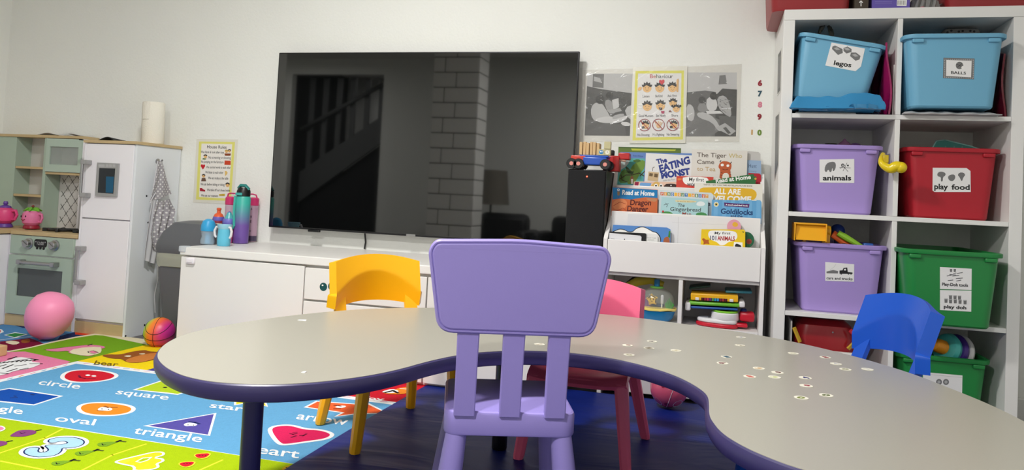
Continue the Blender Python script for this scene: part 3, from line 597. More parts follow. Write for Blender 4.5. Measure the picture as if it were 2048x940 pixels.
# ------------------------------------------------------------------ drinking bottles on the sideboard
SZ = sbz
def spot(px, py): q = at(px, py, z=SZ); return q
def bottle(name, label, px, py, **k):
    q = spot(px, py); return thing(name, label, 'drinking bottle', (q.x, q.y, SZ+.0004), group='drinking bottles on the sideboard', rot=k.get('rot', (0, 0, 0)))
tealm = bpy.data.materials.new('teal_to_purple_steel'); tealm.use_nodes = True; nt = tealm.node_tree; b = nt.nodes['Principled BSDF']; b.inputs['Roughness'].default_value = .42
tc = nt.nodes.new('ShaderNodeTexCoord'); sx = nt.nodes.new('ShaderNodeSeparateXYZ'); cr = nt.nodes.new('ShaderNodeValToRGB'); mr = nt.nodes.new('ShaderNodeMath'); mr.operation = 'MULTIPLY'; mr.inputs[1].default_value = 1/.3
cr.color_ramp.elements[0].position = .28; cr.color_ramp.elements[0].color = (*lin((112, 80, 160)), 1); cr.color_ramp.elements[1].position = .62; cr.color_ramp.elements[1].color = (*lin((60, 178, 164)), 1)
nt.links.new(tc.outputs['Object'], sx.inputs[0]); nt.links.new(sx.outputs['Z'], mr.inputs[0]); nt.links.new(mr.outputs[0], cr.inputs[0]); nt.links.new(cr.outputs[0], b.inputs['Base Color'])
q = spot(483, 487); H = at(483, 371, Y=q.y).z-SZ
t = bottle('water_bottle', 'tall teal to purple water bottle with a black flip lid', 481, 487)
MB().lathe([(.03, 0), (.034, .004), (.034, H*.78), (.03, H*.81), (.024, H*.82)], tealm, 36).build('bottle_body', t)
l = MB(); l.lathe([(.029, H*.815), (.031, H*.82), (.031, H*.9), (.024, H*.965)], BLACKP, 36); l.build('lid', t)
MB().box(-.02, .014, -.036, -.028, H*.825, H*.875, plast((70, 170, 165), .3), .003).build('latch', t)
l = MB(); l.tube([(-.024, -.005, H*.95), (-.01, -.01, H*1.0), (.012, -.008, H*1.0), (.028, 0, H*.93)], .008, plast((40, 130, 125), .4), 10); l.build('carry_loop', t)
l = MB(); l.tube([(-.02, -.034, H*.82), (-.02, -.037, H*.55), (-.014, -.038, H*.3), (-.024, -.034, H*.25)], .0055, plast((62, 172, 160), .4), 8, flatk=.4); l.build('strap', t)
pcl = mat('clear_pink_plastic', (214, 176, 200), .15, alpha=.62); pkl = plast((205, 50, 110), .35)
for px, py, lab, txt in ((503, 484, 'clear pink bottle with printed letters, right of the teal one', 'HE'), (456, 484, 'clear pink bottle with a pink loop lid, left of the teal one', None)):
    t = bottle('water_bottle', lab, px, py); H2 = H*.7
    t.location = t.location
    MB().lathe([(.016, .002), (.0225, .004), (.0225, H2*.93), (.018, H2*.96)], pcl, 28).build('bottle_body', t)
    MB().lathe([(.022, H2*.93), (.024, H2*.935), (.024, H2*1.1), (.02, H2*1.13), (.01, H2*1.14)], pkl, 28).build('lid', t)
    s_ = 1 if px < 480 else -1
    MB().tube([(-.018*s_, 0, H2*1.1), (-.012*s_, -.004, H2*1.2), (.004*s_, -.006, H2*1.22), (.045*s_, -.006, H2*1.215)], .0035, pkl, 8).build('carry_loop', t)
    if txt:
        a = Art((0, -.0235, 0), (1, 0, 0), (0, -1, 0)); n_ = 0
        for ch, z_ in (('A', .82), ('H', .62), ('E', .5), ('o', .27)):
            a.text(ch, .001, H2*z_, .009, .011, flat((70, 60, 90)), .02)
        a.build('printing', t)
        MB().lathe([(.0228, .006), (.0229, .03)], mat('dark_smoke_band', (70, 60, 90), .3, alpha=.8), 28).build('base_band', t)
cyan = plast((52, 160, 214), .35); wpl = plast((228, 226, 228), .4)
t = bottle('sippy_bottle', 'clear sippy bottle with a round bright blue cap, leftmost on the sideboard', 414.5, 489)
MB().lathe([(.024, 0), (.03, .004), (.031, .018), (.026, .035), (.029, .052), (.03, .062), (.026, .066)], mat('clear_blue_plastic', (186, 208, 222), .12, alpha=.5), 30).build('bottle_body', t)
MB().lathe([(.012, .004), (.012, .05), (.006, .056)], cyan, 16).build('straw', t)
MB().lathe([(.031, .06), (.032, .066), (.031, .085), (.024, .104), (.012, .112), (.004, .114)], cyan, 30).build('cap', t)
t = bottle('sports_bottle', 'small bottle with an orange spout and purple collar behind the blue cap', 434, 484)
MB().lathe([(.02, 0), (.024, .004), (.024, .09), (.02, .095)], plast((222, 205, 190), .4), 28).build('bottle_body', t)
MB().lathe([(.026, .09), (.027, .095), (.026, .1), (.0265, .101)], plast((150, 50, 70)), 28).build('stripe', t)
MB().lathe([(.0265, .1), (.0275, .105), (.024, .118), (.02, .12)], plast((110, 100, 190)), 28).build('collar', t)
MB().lathe([(.024, .117), (.018, .13), (.009, .136), (.008, .148), (.0105, .15), (.0105, .158), (.006, .16)], plast((228, 96, 52)), 28).build('spout', t)
t = bottle('straw_cup', 'pink cup with a lilac lid and teal flip straw behind the light blue cup', 455, 486)
MB().lathe([(.018, 0), (.021, .003), (.025, .085), (.024, .09)], plast((205, 90, 150), .4), 28).build('cup_body', t)
MB().lathe([(.027, .086), (.0285, .09), (.0285, .104), (.025, .112), (.02, .114)], plast((112, 112, 196), .4), 28).build('lid', t)
l = MB(); l.lathe([(.022, .112), (.014, .13), (.009, .142)], mat('teal_translucent', (90, 200, 205), .2, alpha=.7), 20); l.build('spout_cover', t)
MB().tube([(0, 0, .112), (0, -.004, .13), (.003, -.002, .146)], .005, plast((80, 80, 190)), 10).build('straw', t)
t = bottle('training_cup', 'light blue training cup with two white handles in front of the other bottles', 447, 492)
MB().lathe([(.0245, 0), (.0275, .004), (.0285, .03), (.026, .072), (.025, .08)], plast((96, 188, 216), .45), 32).build('cup_body', t)
MB().lathe([(.0255, .074), (.028, .078), (.0315, .092), (.0315, .0945), (.026, .0935), (.022, .085)], plast((150, 205, 225), .4), 32).build('rim', t)
for sx_ in (-1, 1):
    MB().tube([(sx_*.023, -.006, .084), (sx_*.036, -.008, .082), (sx_*.043, -.009, .066), (sx_*.041, -.009, .046), (sx_*.034, -.009, .036)], [.005, .0055, .0055, .0055, .0045], wpl, 10).build('handle', t)
# ------------------------------------------------------------------ speaker, toy truck
q0 = at(1135, 337, Y=2.93); q1 = at(1219, 337, Y=2.93); SPZ = q0.z
sp = thing('tower_speaker', 'tall black tower speaker between the television and the bookcase', 'speaker', (-.487, 3.05, 0))
q1.x = -.4155
MB().box(q0.x, q1.x, 2.945, 3.2, .02, SPZ, mat('black_lacquer', (10, 10, 12), .35), .003).build('cabinet', sp, True)
MB().box(q0.x+.004, q1.x-.004, 2.93, 2.946, .03, SPZ-.004, mat('speaker_cloth', (9, 10, 14), .85, bump=.2, bscale=500), .004).build('grille', sp, True)
MB().box(q0.x-.015, q1.x, 2.92, 3.21, 0, .02, BLACKP, .003).build('plinth', sp, True)
q = at(1174, 353, Y=2.93); MB().lathe([(.0025, 0), (.0025, .001), (.001, .0015)], mat('red_led', (255, 60, 40), .4, emit=12), 12, T=Tm((q.x, 2.93, q.z), (math.pi/2, 0, 0))).build('power_light', sp, True)
tk = thing('toy_truck', 'red and blue wooden toy truck loaded with blocks on the black speaker', 'toy truck', (0, 0, 0), M=Tm((at(1188, 334, Y=2.99).x, 2.99, SPZ+.0005), (0, 0, 0)))
rd = mat('red_painted_wood', (206, 60, 44), .4); bl_ = mat('blue_painted_wood', (28, 80, 180), .35)
MB().box(-.09, -.03, -.035, .035, .03, .055, rd, .004).build('cab', tk)
MB().box(-.04, .055, -.04, .04, .018, .05, bl_, .005).build('truck_bed', tk); 
m_ = MB(); m_.box(-.055, .06, -.034, .034, .05, .058, bl_, .002); m_.build('deck', tk)
for x in (-.082, -.054, .052):
    for y in (-.05, .05):
        wh = MB().lathe([(.019, -.007), (.021, -.005), (.021, .005), (.019, .007)], BLACKP, 20, T=Tm((x, y, .021), (math.pi/2, 0, 0))).build('wheel', tk)
        MB().lathe([(.008, -.009), (.008, .009)], mat('pink_hub', (220, 140, 130), .4), 14, T=Tm((x, y, .021), (math.pi/2, 0, 0))).build('hub_cap', wh)
bwd = mat('beech_wood', (206, 172, 124), .6, noise=.12, nscale=30); TX = BASE[tk.name].translation
for i in range(6):
    x = -.052+i*.0135; h_ = .083+.004*math.sin(i*2.3); m_ = MB().box(TX.x+x-.006, TX.x+x+.006, TX.y-.028+.006*(i % 2), TX.y+.03, TX.z+.0585, TX.z+.058+h_*.62, bwd, .002)
    tag(m_.build('wooden_block'), 'plain upright beech block in the row loaded on the toy truck', 'wooden block', 'plain beech blocks on the toy truck')
for x, z, lab, c_, sh in ((.026, .058, 'small square block with a blue bird picture on the toy truck', (40, 130, 190), 0), (.05, .058, 'small square block with a clock picture on the toy truck', (230, 226, 210), 1), (.05, .083, 'plain pale square block on top of the clock block on the toy truck', None, 2)):
    if sh < 2:
        x_ = TX.x+x-.0; m_ = Art((x_+.006, TX.y-.0364, TX.z+z+.0125), (1, 0, 0), (0, -1, 0)); m_.box(x_-.006, x_+.018, TX.y-.036, TX.y-.012, TX.z+z, TX.z+z+.0245, mat('pale_block', (190, 182, 140), .6), .001)
        m_.ell(0, 0, .0085, .008, flat(c_)); 
        if sh == 0: m_.ell(-.003, .002, .002, .003, WHT); m_.ell(.003, .002, .002, .003, WHT)
        else: m_.line([(0, .005), (0, 0), (.003, .001)], .001, BLK)
    else: x_ = TX.x+x; m_ = MB().box(x_-.008, x_+.018, TX.y-.036, TX.y-.012, TX.z+z+.001, TX.z+z+.03, mat('pale_block', (190, 182, 140), .6), .001)
    tag(m_.build('picture_block'), lab, 'wooden block')
q = at(1222, 312, Y=3.06); rt = thing('toy_till', 'red plastic toy box with a black handle behind the toy truck', 'toy', (q.x, 3.08, SPZ+.001))
rp = plast((190, 34, 34), .35)
m_ = MB(); m_.box(-.03, .035, -.03, .04, 0, .064, rp, .004); m_.box(.03, .075, -.02, .04, .05, .078, rp, .004); m_.box(-.012, .01, -.033, -.029, .008, .06, plast((214, 60, 60), .35), .001); m_.build('toy_body', rt)
MB().box(-.035, .01, -.01, .02, .066, .088, BLACKP, .004).build('handle', rt)
MB().tube([(.04, -.03, .045), (.062, -.032, .043)], .004, plast((200, 150, 130))).build('peg', rt)
# ------------------------------------------------------------------ balls and balloon
q = at(98, 636, Y=2.72); bo = thing('balloon', 'pink balloon resting on the rug in front of the toy oven', 'balloon', (0, 0, 0), M=Tm((q.x, 2.72, .114), (.0, .35, 0)))
MB().lathe([(r_*.92, z_*.92) for r_, z_ in ((.004, -.118), (.03, -.112), (.06, -.096), (.086, -.066), (.1, -.026), (.104, .014), (.098, .05), (.084, .08), (.06, .1), (.03, .112), (.004, .115))], mat('pink_latex', (250, 150, 190), .42, spec=.4), 48).build('balloon_skin', bo)
MB().lathe([(.003, -.108), (.006, -.114), (.008, -.116)], mat('pink_latex', (1, 1, 1)), 12).build('knot', bo)
bbm = bpy.data.materials.new('rainbow_ball'); bbm.use_nodes = True; nt = bbm.node_tree; b = nt.nodes['Principled BSDF']; b.inputs['Roughness'].default_value = .4
tc = nt.nodes.new('ShaderNodeTexCoord'); sx = nt.nodes.new('ShaderNodeSeparateXYZ'); cr = nt.nodes.new('ShaderNodeValToRGB'); mr = nt.nodes.new('ShaderNodeMapRange'); mr.inputs[1].default_value = -.08; mr.inputs[2].default_value = .08
els = cr.color_ramp.elements; els[0].position = 0; els[0].color = (*lin((40, 170, 70)), 1); els[1].position = 1; els[1].color = (*lin((90, 20, 110)), 1)
for p_, c_ in ((.28, (170, 205, 60)), (.45, (240, 140, 40)), (.62, (235, 90, 70)), (.8, (200, 40, 140))): e_ = els.new(p_); e_.color = (*lin(c_), 1)
nt.links.new(tc.outputs['Object'], sx.inputs[0]); nt.links.new(sx.outputs['X'], mr.inputs[0]); nt.links.new(mr.outputs[0], cr.inputs[0]); nt.links.new(cr.outputs[0], b.inputs['Base Color'])
rb = .066; q = at(319.5, 654, Y=2.84)
bb = thing('basketball', 'small rainbow coloured basketball on the floor beside the sideboard', 'ball', (0, 0, 0), M=Tm((q.x, 2.84, rb+.0005), (0, .15, 0)))
MB().ball((0, 0, 0), rb, bbm, 40).build('ball_skin', bb); m_ = MB()
for ax in range(2):
    P = [(0 if ax else rb*math.cos(t*math.pi/24), -rb*math.sin(t*math.pi/24) if not ax else rb*math.cos(t*math.pi/24), rb*math.sin(t*math.pi/24)*(1 if ax else 0)) for t in range(49)]; m_.tube(P, .0012, BLK, 6, T=Tm((0, 0, 0), (.35, -.1, .3)))
for sg in (-1, 1):
    P = []
    for t in range(49):
        v = V((math.cos(t*math.pi/24), math.sin(t*math.pi/24)*.9, sg*(.62+.22*math.cos(t*math.pi/12)))).normalized()*rb; P.append(tuple(v))
    m_.tube(P, .0012, BLK, 6, T=Tm((0, 0, 0), (.35, -.1, .3)))
m_.build('seams', bb)
# pink football under the table
rf = .068; q = at(1338, 782, Y=2.8); fb = thing('toy_football', 'pink and white patterned ball on the blue mat near the bookcase', 'ball', (0, 0, 0), M=Tm((q.x, 2.8, rf+.0138), (0, .3, 0)))
MB().ball((0, 0, 0), rf, mat('pink_ball', (216, 92, 124), .25, coat=.5), 36).build('ball_skin', fb); m_ = MB(); wb = mat('ball_white', (232, 215, 222), .3); rdk = mat('ball_dark_red', (150, 20, 60), .3)
def bpatch(m_, az, el, size, mt_, shape=None):
    c = V((math.cos(el)*math.sin(az), -math.cos(el)*math.cos(az), math.sin(el))); t1 = V((0, 0, 1)).cross(c).normalized(); t2 = c.cross(t1); P = shape or circ(0, 0, 1, 16)
    m_.add([tuple((c*rf*1.0+t1*x*size+t2*y*size).normalized()*(rf*1.006+.0003*(mt_ is rdk))) for x, y in P], [tuple(range(len(P)))], mt_)
for az, el in ((-1.0, .45), (.9, -.5), (.1, 1.0), (1.2, .3), (-.6, -.9)): bpatch(m_, az, el, .02, wb)
for az, el in ((-1.0, .45), (.2, -.75), (1.2, .3)): bpatch(m_, az, el, .009, rdk)
for az, el in ((-.35, .2), (.75, .35)):
    bpatch(m_, az, el, .007, rdk)
    for k_ in range(4): bpatch(m_, az+(k_-1.5)*.1, el+.2-.03*abs(k_-1.5), .0035, rdk)
m_.tube([tuple(V((math.sin(.2), -math.cos(t*math.pi/24)*.98, math.sin(t*math.pi/24)*.98))*rf*1.0) for t in range(49)], .001, wb, 6); m_.build('ball_print', fb)
# ------------------------------------------------------------------ rugs
RZ = .007
def pile(n, rgb): return mat('rug_'+n, rgb, .95, spec=.1, noise=.10, nscale=120, bump=.35, bscale=420)
sky = pile('sky', (100, 164, 208)); lime = pile('lime', (166, 194, 16)); grs = pile('green', (118, 168, 32)); pnk = pile('pink', (230, 130, 168)); yl = pile('yellow', (244, 214, 24)); ind = pile('indigo', (72, 66, 150))
crm = pile('cream', (232, 222, 190)); wt = pile('white', (238, 240, 242)); rd_ = pile('red', (206, 30, 48)); orr = pile('orange', (240, 140, 42)); blu = pile('blue', (20, 78, 170)); mag = pile('magenta', (214, 36, 92)); vio = pile('violet', (86, 78, 160)); aro = pile('coral', (232, 100, 52))
brn = pile('brown', (150, 88, 40)); pal = pile('pale_blue', (166, 206, 226)); nvy = pile('navy', (36, 50, 100)); dgn = pile('leaf', (120, 160, 40)); plm = pile('plum', (130, 66, 120)); ink = pile('black', (30, 28, 30)); ylw = pile('lemon', (240, 224, 60)); mar = pile('maroon', (120, 20, 56))
# the older rug, partly under the front rug
a = Art((-3.1, 2.6, .004), (1, 0, 0), (0, 0, 1)); slab(a, [(-.215, .312)] + [a.uv(*q) for q in ((48, 652.5), (165, 660), (212, 667), (240, 676))] + [(.65, -.3), (.4, -.7), (-.215, -.7)], .003, pile('dusk_blue', (86, 140, 190)))
a.pp([(0, 683), (60, 676), (90, 688), (140, 690), (80, 706), (0, 700)], mar); a.pp([(120, 672), (150, 664), (215, 668), (205, 674), (160, 690), (110, 688)], nvy); a.pp([(150, 662), (212, 668), (200, 672), (150, 669)], pile('fire', (216, 70, 40)))
a.pp([(8, 670), (30, 664.5), (56, 668.5), (30, 676)], wt); a.pp([(11, 670), (30, 666), (52, 668.5), (29, 674.5)], pile('dark_green', (50, 130, 70))); a.pp([(-40, 668), (-10, 657), (4, 659), (8, 664), (-5, 669)], wt); a.pp([(-40, 667), (-12, 659), (2, 661), (0, 666)], rd_)
a.pp([(10, 683), (26, 681), (42, 685), (30, 690), (14, 687)], crm, 1, 1); a.pp([(40, 681), (58, 677), (62, 684), (45, 687)], brn, 1, 1); a.pl([(0, 680), (30, 676), (90, 671)], .006, wt); a.pp([(30, 650.8), (48, 652.5), (70, 655), (46, 656)], nvy)
tag(a.build('rug'), 'darker blue patterned rug lying under the edge of the bright rug by the toy oven', 'rug')
a = Art((-1.8, 2.2, RZ+.001), (1, 0, 0), (0, 0, 1), .000012)
edge = [a.uv(*q) for q in ((0, 705), (60, 694), (100, 684), (150, 673.5), (190, 667), (212, 668))]
out = edge + [a.uv(*q) for q in ((350, 686),)] + [(1.02, .75), (1.02, -1.0), (-1.02, -1.0)]
slab(a, out, .0035, crm)
OC = lambda P: [(x, y) for x, y in P]
x_l, x_m, y_b, y_m, x_r = -.965, -.587, .716, .222, 1.0
g1 = x_m-.03
a.poly([a.uv(*q) for q in ((12, 705), (60, 696), (100, 686.5), (150, 676), (190, 670), (206, 671))] + [(g1, a.uv(296, 689.5)[1]), (g1, y_m), (-.95, y_m)], grs)
a.pp([(-20, 709), (12, 704), (50, 703), (141, 723), (-60, 785)], pnk)      # left column
a.poly([(-.955, -.98), (x_m-.03, -.98), (x_m-.03, y_m)] + [a.uv(50, 703)[:2]], pnk)
y_b = a.uv(296, 690)[1]; a.poly([(g1, y_b), (g1, y_m), (g1+.33, y_m), (g1+.33, y_b)], yl); a.poly([(g1+.33, y_b), (g1+.33, y_m), (g1+.66, y_m), (g1+.66, y_b)], ind)
a.poly([(g1+.66, y_b), (g1+.66, y_m), (g1+1.0, y_m), (g1+1.0, y_b)], orr); a.poly([(g1+1.0, y_m), (g1+1.0, y_b), (1.0, y_b), (1.0, y_m)], rd_)
a.poly([(x_m-.03, y_m+.035), (x_m-.03, -.97), (x_r, -.97), (x_r, y_m+.035)], wt)
a.k += 1
for i in range(34):
    x = x_m+.02+i*.047; a.line([(x, y_m+.018), (x+.02, y_m+.024)], .006, (pnk, sky, orr)[i % 3], 0); a.line([(x_m-.015, y_m-.03-i*.047), (x_m-.012, y_m-.05-i*.047)], .006, (pnk, orr, sky)[i % 3], 0)
a.poly([(x_m, y_m), (x_m, -.4), (x_r, -.4), (x_r, y_m)], sky)
a.poly([(x_m-.03, -.408), (x_r, -.4), (x_r, -.97), (x_m-.03, -.97)], lime)
a.pl([(0, 906), (90, 876), (125, 858)], .006, ylw); a.pl([(165, 940), (225, 910), (292, 888)], .006, ylw); a.pl([(0, 922), (90, 940), (130, 949)], .006, ylw); a.pl([(400, 940), (445, 920)], .006, ylw)
def outline(P, m_in, wd=.016, sm=0):
    Q = ccw([a.uv(*q) for q in P]); 
    if sm: Q = smooth(Q, sm)
    a.poly(Q, wt); a.poly(offs(Q, wd), m_in); return Q
outline([(118, 755), (126, 745), (150, 739), (185, 739), (215, 742), (237, 748), (237, 754), (222, 760), (190, 765), (150, 766), (128, 762)], rd_, .014, 2)
a.pl([(158, 751), (160, 755), (170, 757), (190, 757)], .008, mar); a.pp([(169, 750.5), (176, 748.5), (182, 750.5), (176, 752.5)], wt, 1, 1); a.pp([(181, 752), (188, 750), (194, 752.3), (188, 754)], wt, 0, 1)
outline([(-60, 790), (20, 776), (127, 792), (68, 811), (-60, 798)], blu, .013); a.pl([(22, 796), (34, 795)], .008, nvy); a.pl([(62, 789), (68, 790)], .008, nvy); a.pl([(28, 792), (32, 793)], .006, nvy)
outline([(265, 780), (322, 761), (420, 770), (355, 790), (340, 788)], pile('square_lime', (178, 205, 40)), .012); a.pp([(324, 775), (330, 773.5), (336, 774.5), (331, 776.5)], ink, 1, 1)
outline([(150, 818), (158, 809), (185, 804), (225, 804.5), (262, 810), (274, 817), (265, 826), (235, 832), (195, 833), (162, 828)], orr, .013, 2)
a.pp([(194, 819), (202, 814), (212, 815), (222, 815.5), (226, 819.5), (216, 822.5), (208, 821), (200, 822.5)], wt, 1, 2)
for x, y in ((204, 818), (217, 819)): a.pp([(x-2, y), (x, y-1.2), (x+2, y), (x, y+1.2)], ink, 1, 1)
a.pl([(209, 812.5), (217, 815.5)], .008, brn); a.pl([(221, 815), (234, 815)], .008, brn); a.pl([(195, 821.5), (206, 822)], .007, brn)
outline([(286, 852), (433, 826), (420, 872)], vio, .014); a.pp([(366, 849), (376, 845), (388, 846.5), (396, 849), (390, 852.5), (380, 852), (371, 853)], wt, 1, 2); a.pl([(378, 843.5), (390, 845), (399, 848)], .008, nvy)
for x, y in ((376, 850), (387, 850.5)): a.pp([(x-1.6, y), (x, y-1), (x+1.6, y), (x, y+1)], ink, 1, 1)
outline([(533, 862), (540, 853), (565, 849), (590, 850), (612, 857), (640, 858), (664, 864), (671, 871), (655, 880), (610, 886), (570, 892), (552, 889)], mag, .013, 2)
a.pl([(580, 867.5), (586, 869), (594, 867)], .007, mar); a.pl([(600, 871.5), (606, 872), (613, 868)], .007, mar); a.pl([(583, 875), (592, 872)], .008, mar); a.pl([(586, 865.5), (594, 865)], .005, mar)
outline([(607, 815), (632, 802), (716, 808), (720, 804), (735, 805), (778, 827), (714, 829), (668, 834), (682, 826)], aro, .012)
a.pp([(669, 814), (680, 811), (694, 812), (688, 816), (674, 816)], wt, 1, 1); a.pl([(668, 811), (682, 812.5)], .007, ink); a.pl([(668, 818), (680, 818)], .008, ink)
outline([(438, 801), (462, 792), (478, 772), (505, 786), (560, 780), (530, 797), (536, 814), (500, 806), (468, 811), (468, 800)], pile('star_yellow', (232, 214, 40)), .012)
for t, A, B, C in (('circle', (75, 769), (158, 778), (84, 759)), ('square', (230, 788), (335, 800), (239, 778)), ('oval', (108, 842), (188, 851), (116, 830)), ('rectangle', (-112, 810), (44, 829), (-103, 798)), ('triangle', (265, 867), (402, 885), (275, 853)), ('star', (418, 815), (485, 823), (424, 805)), ('arrow', (591, 838), (693, 851), (600, 824)), ('heart', (487, 903), (597, 917), (495, 887))):
    a.ptext(t, A, B, C, wt, .012)
a.ptext('fox', (727, 799), (768, 803), (731, 792), wt, .02); a.ptext('bear', (187, 729), (235, 733), (192, 721), pile('bear_text', (120, 96, 20)), .014)
# numerals 3 and 4 and the fruit
def numeral(P, m_, sm=2):
    Q = smooth(ccw([a.uv(*q) for q in P]), sm); n_ = len(Q)
    def band(i0, i1, mm):
        a.k += 1; A_, B_ = offs(Q, i0), offs(Q, i1); a.add([tuple(a.p(*q)) for q in A_+B_], [(i, (i+1) % n_, n_+(i+1) % n_, n_+i) for i in range(n_)], mm)
    band(-.012, 0, wt); a.poly(Q, m_); band(-.0022, .0018, nvy)
numeral([(95.8, 882.6), (99.6, 878.8), (115, 875.5), (134, 874.6), (153, 876), (164.7, 879.7), (169, 884.5), (165.7, 890), (153, 895), (138, 896.4), (124.5, 896), (122.6, 903.7), (113, 910.4), (95.8, 914), (72.8, 914.8), (55.5, 911), (47.5, 906.5), (48.9, 900.8), (57.5, 896), (69, 894.7), (79.5, 896.4), (75, 902.7), (80.5, 906), (90, 905), (97.7, 900.8), (93.9, 896), (89, 892), (99.6, 890), (115, 890), (132, 888), (136, 885.5), (130, 883), (118.8, 883.6), (107, 886), (98.7, 885.5)], pal, 1)
outline([(228, 924.7), (234, 921), (271.5, 912), (305.5, 904), (324, 903.4), (331, 906.8), (327.7, 912), (310.6, 916), (326, 917), (329.7, 921), (326, 924.7), (315.8, 928), (319.7, 932.4), (317.5, 936.6), (302, 941), (264.7, 943), (266, 934), (251, 931.5), (232, 927)], pile('butter', (238, 208, 40)), .007, 1); a.pp([(270, 924), (285, 916), (305, 914.4), (296, 921.5), (281, 926)], wt); a.pp([(274, 923.7), (286, 917.5), (300, 916), (294, 920.6), (281.5, 924.4)], lime); a.pp([(236, 923.5), (258, 918), (262, 922), (246, 928)], ylw, 1, 1)
for x, y in ((193, 890), (148, 908), (101, 928)):
    a.pp([(x, y), (x+5, y-4), (x+20, y-6), (x+38, y-6), (x+44, y-5.5), (x+30, y-1), (x+22, y+3), (x+8, y+4)], dgn, 1, 2); a.pl([(x+40, y-5.5), (x+48, y-9)], .008, ink); a.pl([(x+48, y-7), (x+58, y-6)], .006, pile('dark_leaf', (80, 90, 40))); a.pl([(x+11, y-2), (x+13, y+1), (x+18, y)], .003, ink)
for x, y in ((18, 868), (-40, 890)):
    a.pp([(x, y+5), (x+10, y-2), (x+20, y-7), (x+40, y-8), (x+54, y-6), (x+55, y-1), (x+46, y+2), (x+30, y+6), (x+10, y+6)], plm, 1, 2); a.pl([(x+54, y-6), (x+64, y-8)], .006, ink); a.pl([(x+22, y-2), (x+26, y), (x+32, y-2)], .003, ink)
for x, y in ((388, 911), (357, 928), (330, 946)):
    a.pp([(x-2, y), (x+8, y-4), (x+36, y-5), (x+30, y+4), (x+18, y+8), (x+5, y+6)], ylw, 1, 1); a.pp([(x+1, y), (x+9, y-3), (x+33, y-4), (x+27, y+3), (x+16, y+6.5), (x+6, y+5)], rd_, 1, 1)
    for k_ in range(3): a.pl([(x+10+k_*6, y), (x+12+k_*6, y+.6)], .003, ink, 0 if k_ else 1)
a.pp([(-20, 856), (0, 851), (12, 856), (8, 862), (-10, 866)], wt, 1, 1); a.pp([(-20, 857), (0, 853), (9, 857), (5, 861), (-10, 864)], pnk, 1, 1)
a.pp([(560, 940), (572, 932), (590, 931), (604, 936), (600, 944), (575, 948)], pile('pear_yellow', (236, 196, 40)), 1, 2); a.pl([(572, 936), (577, 938)], .004, ink); a.pl([(585, 937), (592, 937)], .004, ink)
for k_ in range(4): a.pp([(487+k_*8, 944), (492+k_*8, 934), (497+k_*8, 934), (494+k_*8, 946)], (dgn, wt)[k_ % 2], 1)
# animals: pig, bear, zebra, fox
a.pp([(86, 700), (110, 698), (140, 694), (180, 690), (205, 692), (213, 696), (190, 700), (196, 706), (182, 713), (160, 711), (135, 706), (140, 702), (108, 704)], pnk, 1, 1); a.pp([(135, 706), (150, 697), (200, 693), (204, 700), (200, 708), (170, 713)], crm, 1, 1); a.pp([(176, 703), (190, 702), (198, 706), (186, 708)], pnk, 1, 1); a.pl([(176, 703.5), (186, 701.8), (197, 705.5), (187, 708), (177, 706), (176, 703.5)], .004, ink); a.pl([(88, 699.5), (140, 694), (182, 689.5)], .004, mar); a.pl([(176, 691.5), (184, 688.5)], .007, ink)
a.pp([(201, 712), (214, 709), (240, 710), (262, 704), (290, 700), (297, 703), (312, 704), (330, 706), (322, 716), (300, 722), (272, 727), (250, 724), (244, 718), (226, 718)], brn, 1, 2); a.pp([(250, 719), (300, 706), (326, 708), (310, 718), (280, 726), (254, 726)], pile('bear_face', (206, 128, 62)), 1, 2); a.pp([(246, 713), (256, 711), (264, 712), (258, 715)], crm, 1, 1); a.pp([(276, 708), (286, 707), (292, 708), (284, 710)], crm, 1, 1)
a.pp([(18, 722), (34, 714), (70, 718), (60, 724), (86, 727), (60, 738), (30, 742), (10, 750), (-20, 754), (-10, 738), (-30, 730)], wt, 1, 1)
for P in (((16, 719), (33, 714)), ((22, 724), (60, 718), (76, 720)), ((-5, 728), (28, 723), (60, 722)), ((5, 738), (26, 730)), ((-10, 736), (12, 730)), ((40, 740), (56, 737)), ((-8, 746), (16, 748)), ((30, 733), (52, 730)), ((60, 728), (84, 728)), ((14, 744), (34, 738))): a.pl(P, .008, ink)
for i in range(9): a.pl([(-4+i*9, 727.5-i*.7), (1+i*9, 725-i*.7)], .007, ink, 0 if i else 1)
a.pp([(762, 786), (790, 780), (800, 776), (824, 774), (832, 779), (815, 788), (785, 790)], orr, 1, 1); a.pp([(762, 784), (784, 778), (800, 783), (788, 787), (770, 787)], wt, 1, 1); a.pl([(770, 786), (786, 782), (796, 787)], .012, ink); a.pl([(800, 778), (830, 780)], .006, wt)
tag(a.build('rug'), 'bright learning rug of blue, lime, green, yellow and pink panels with shapes and words', 'rug')
q = at(1, 706, z=.02); tag(MB().box(q.x-.05, q.x+.012, q.y-.02, q.y+.02, .0085, .05, bwd, .004).build('wooden_block'), 'small pale wooden block on the rug at the left picture edge', 'wooden block')
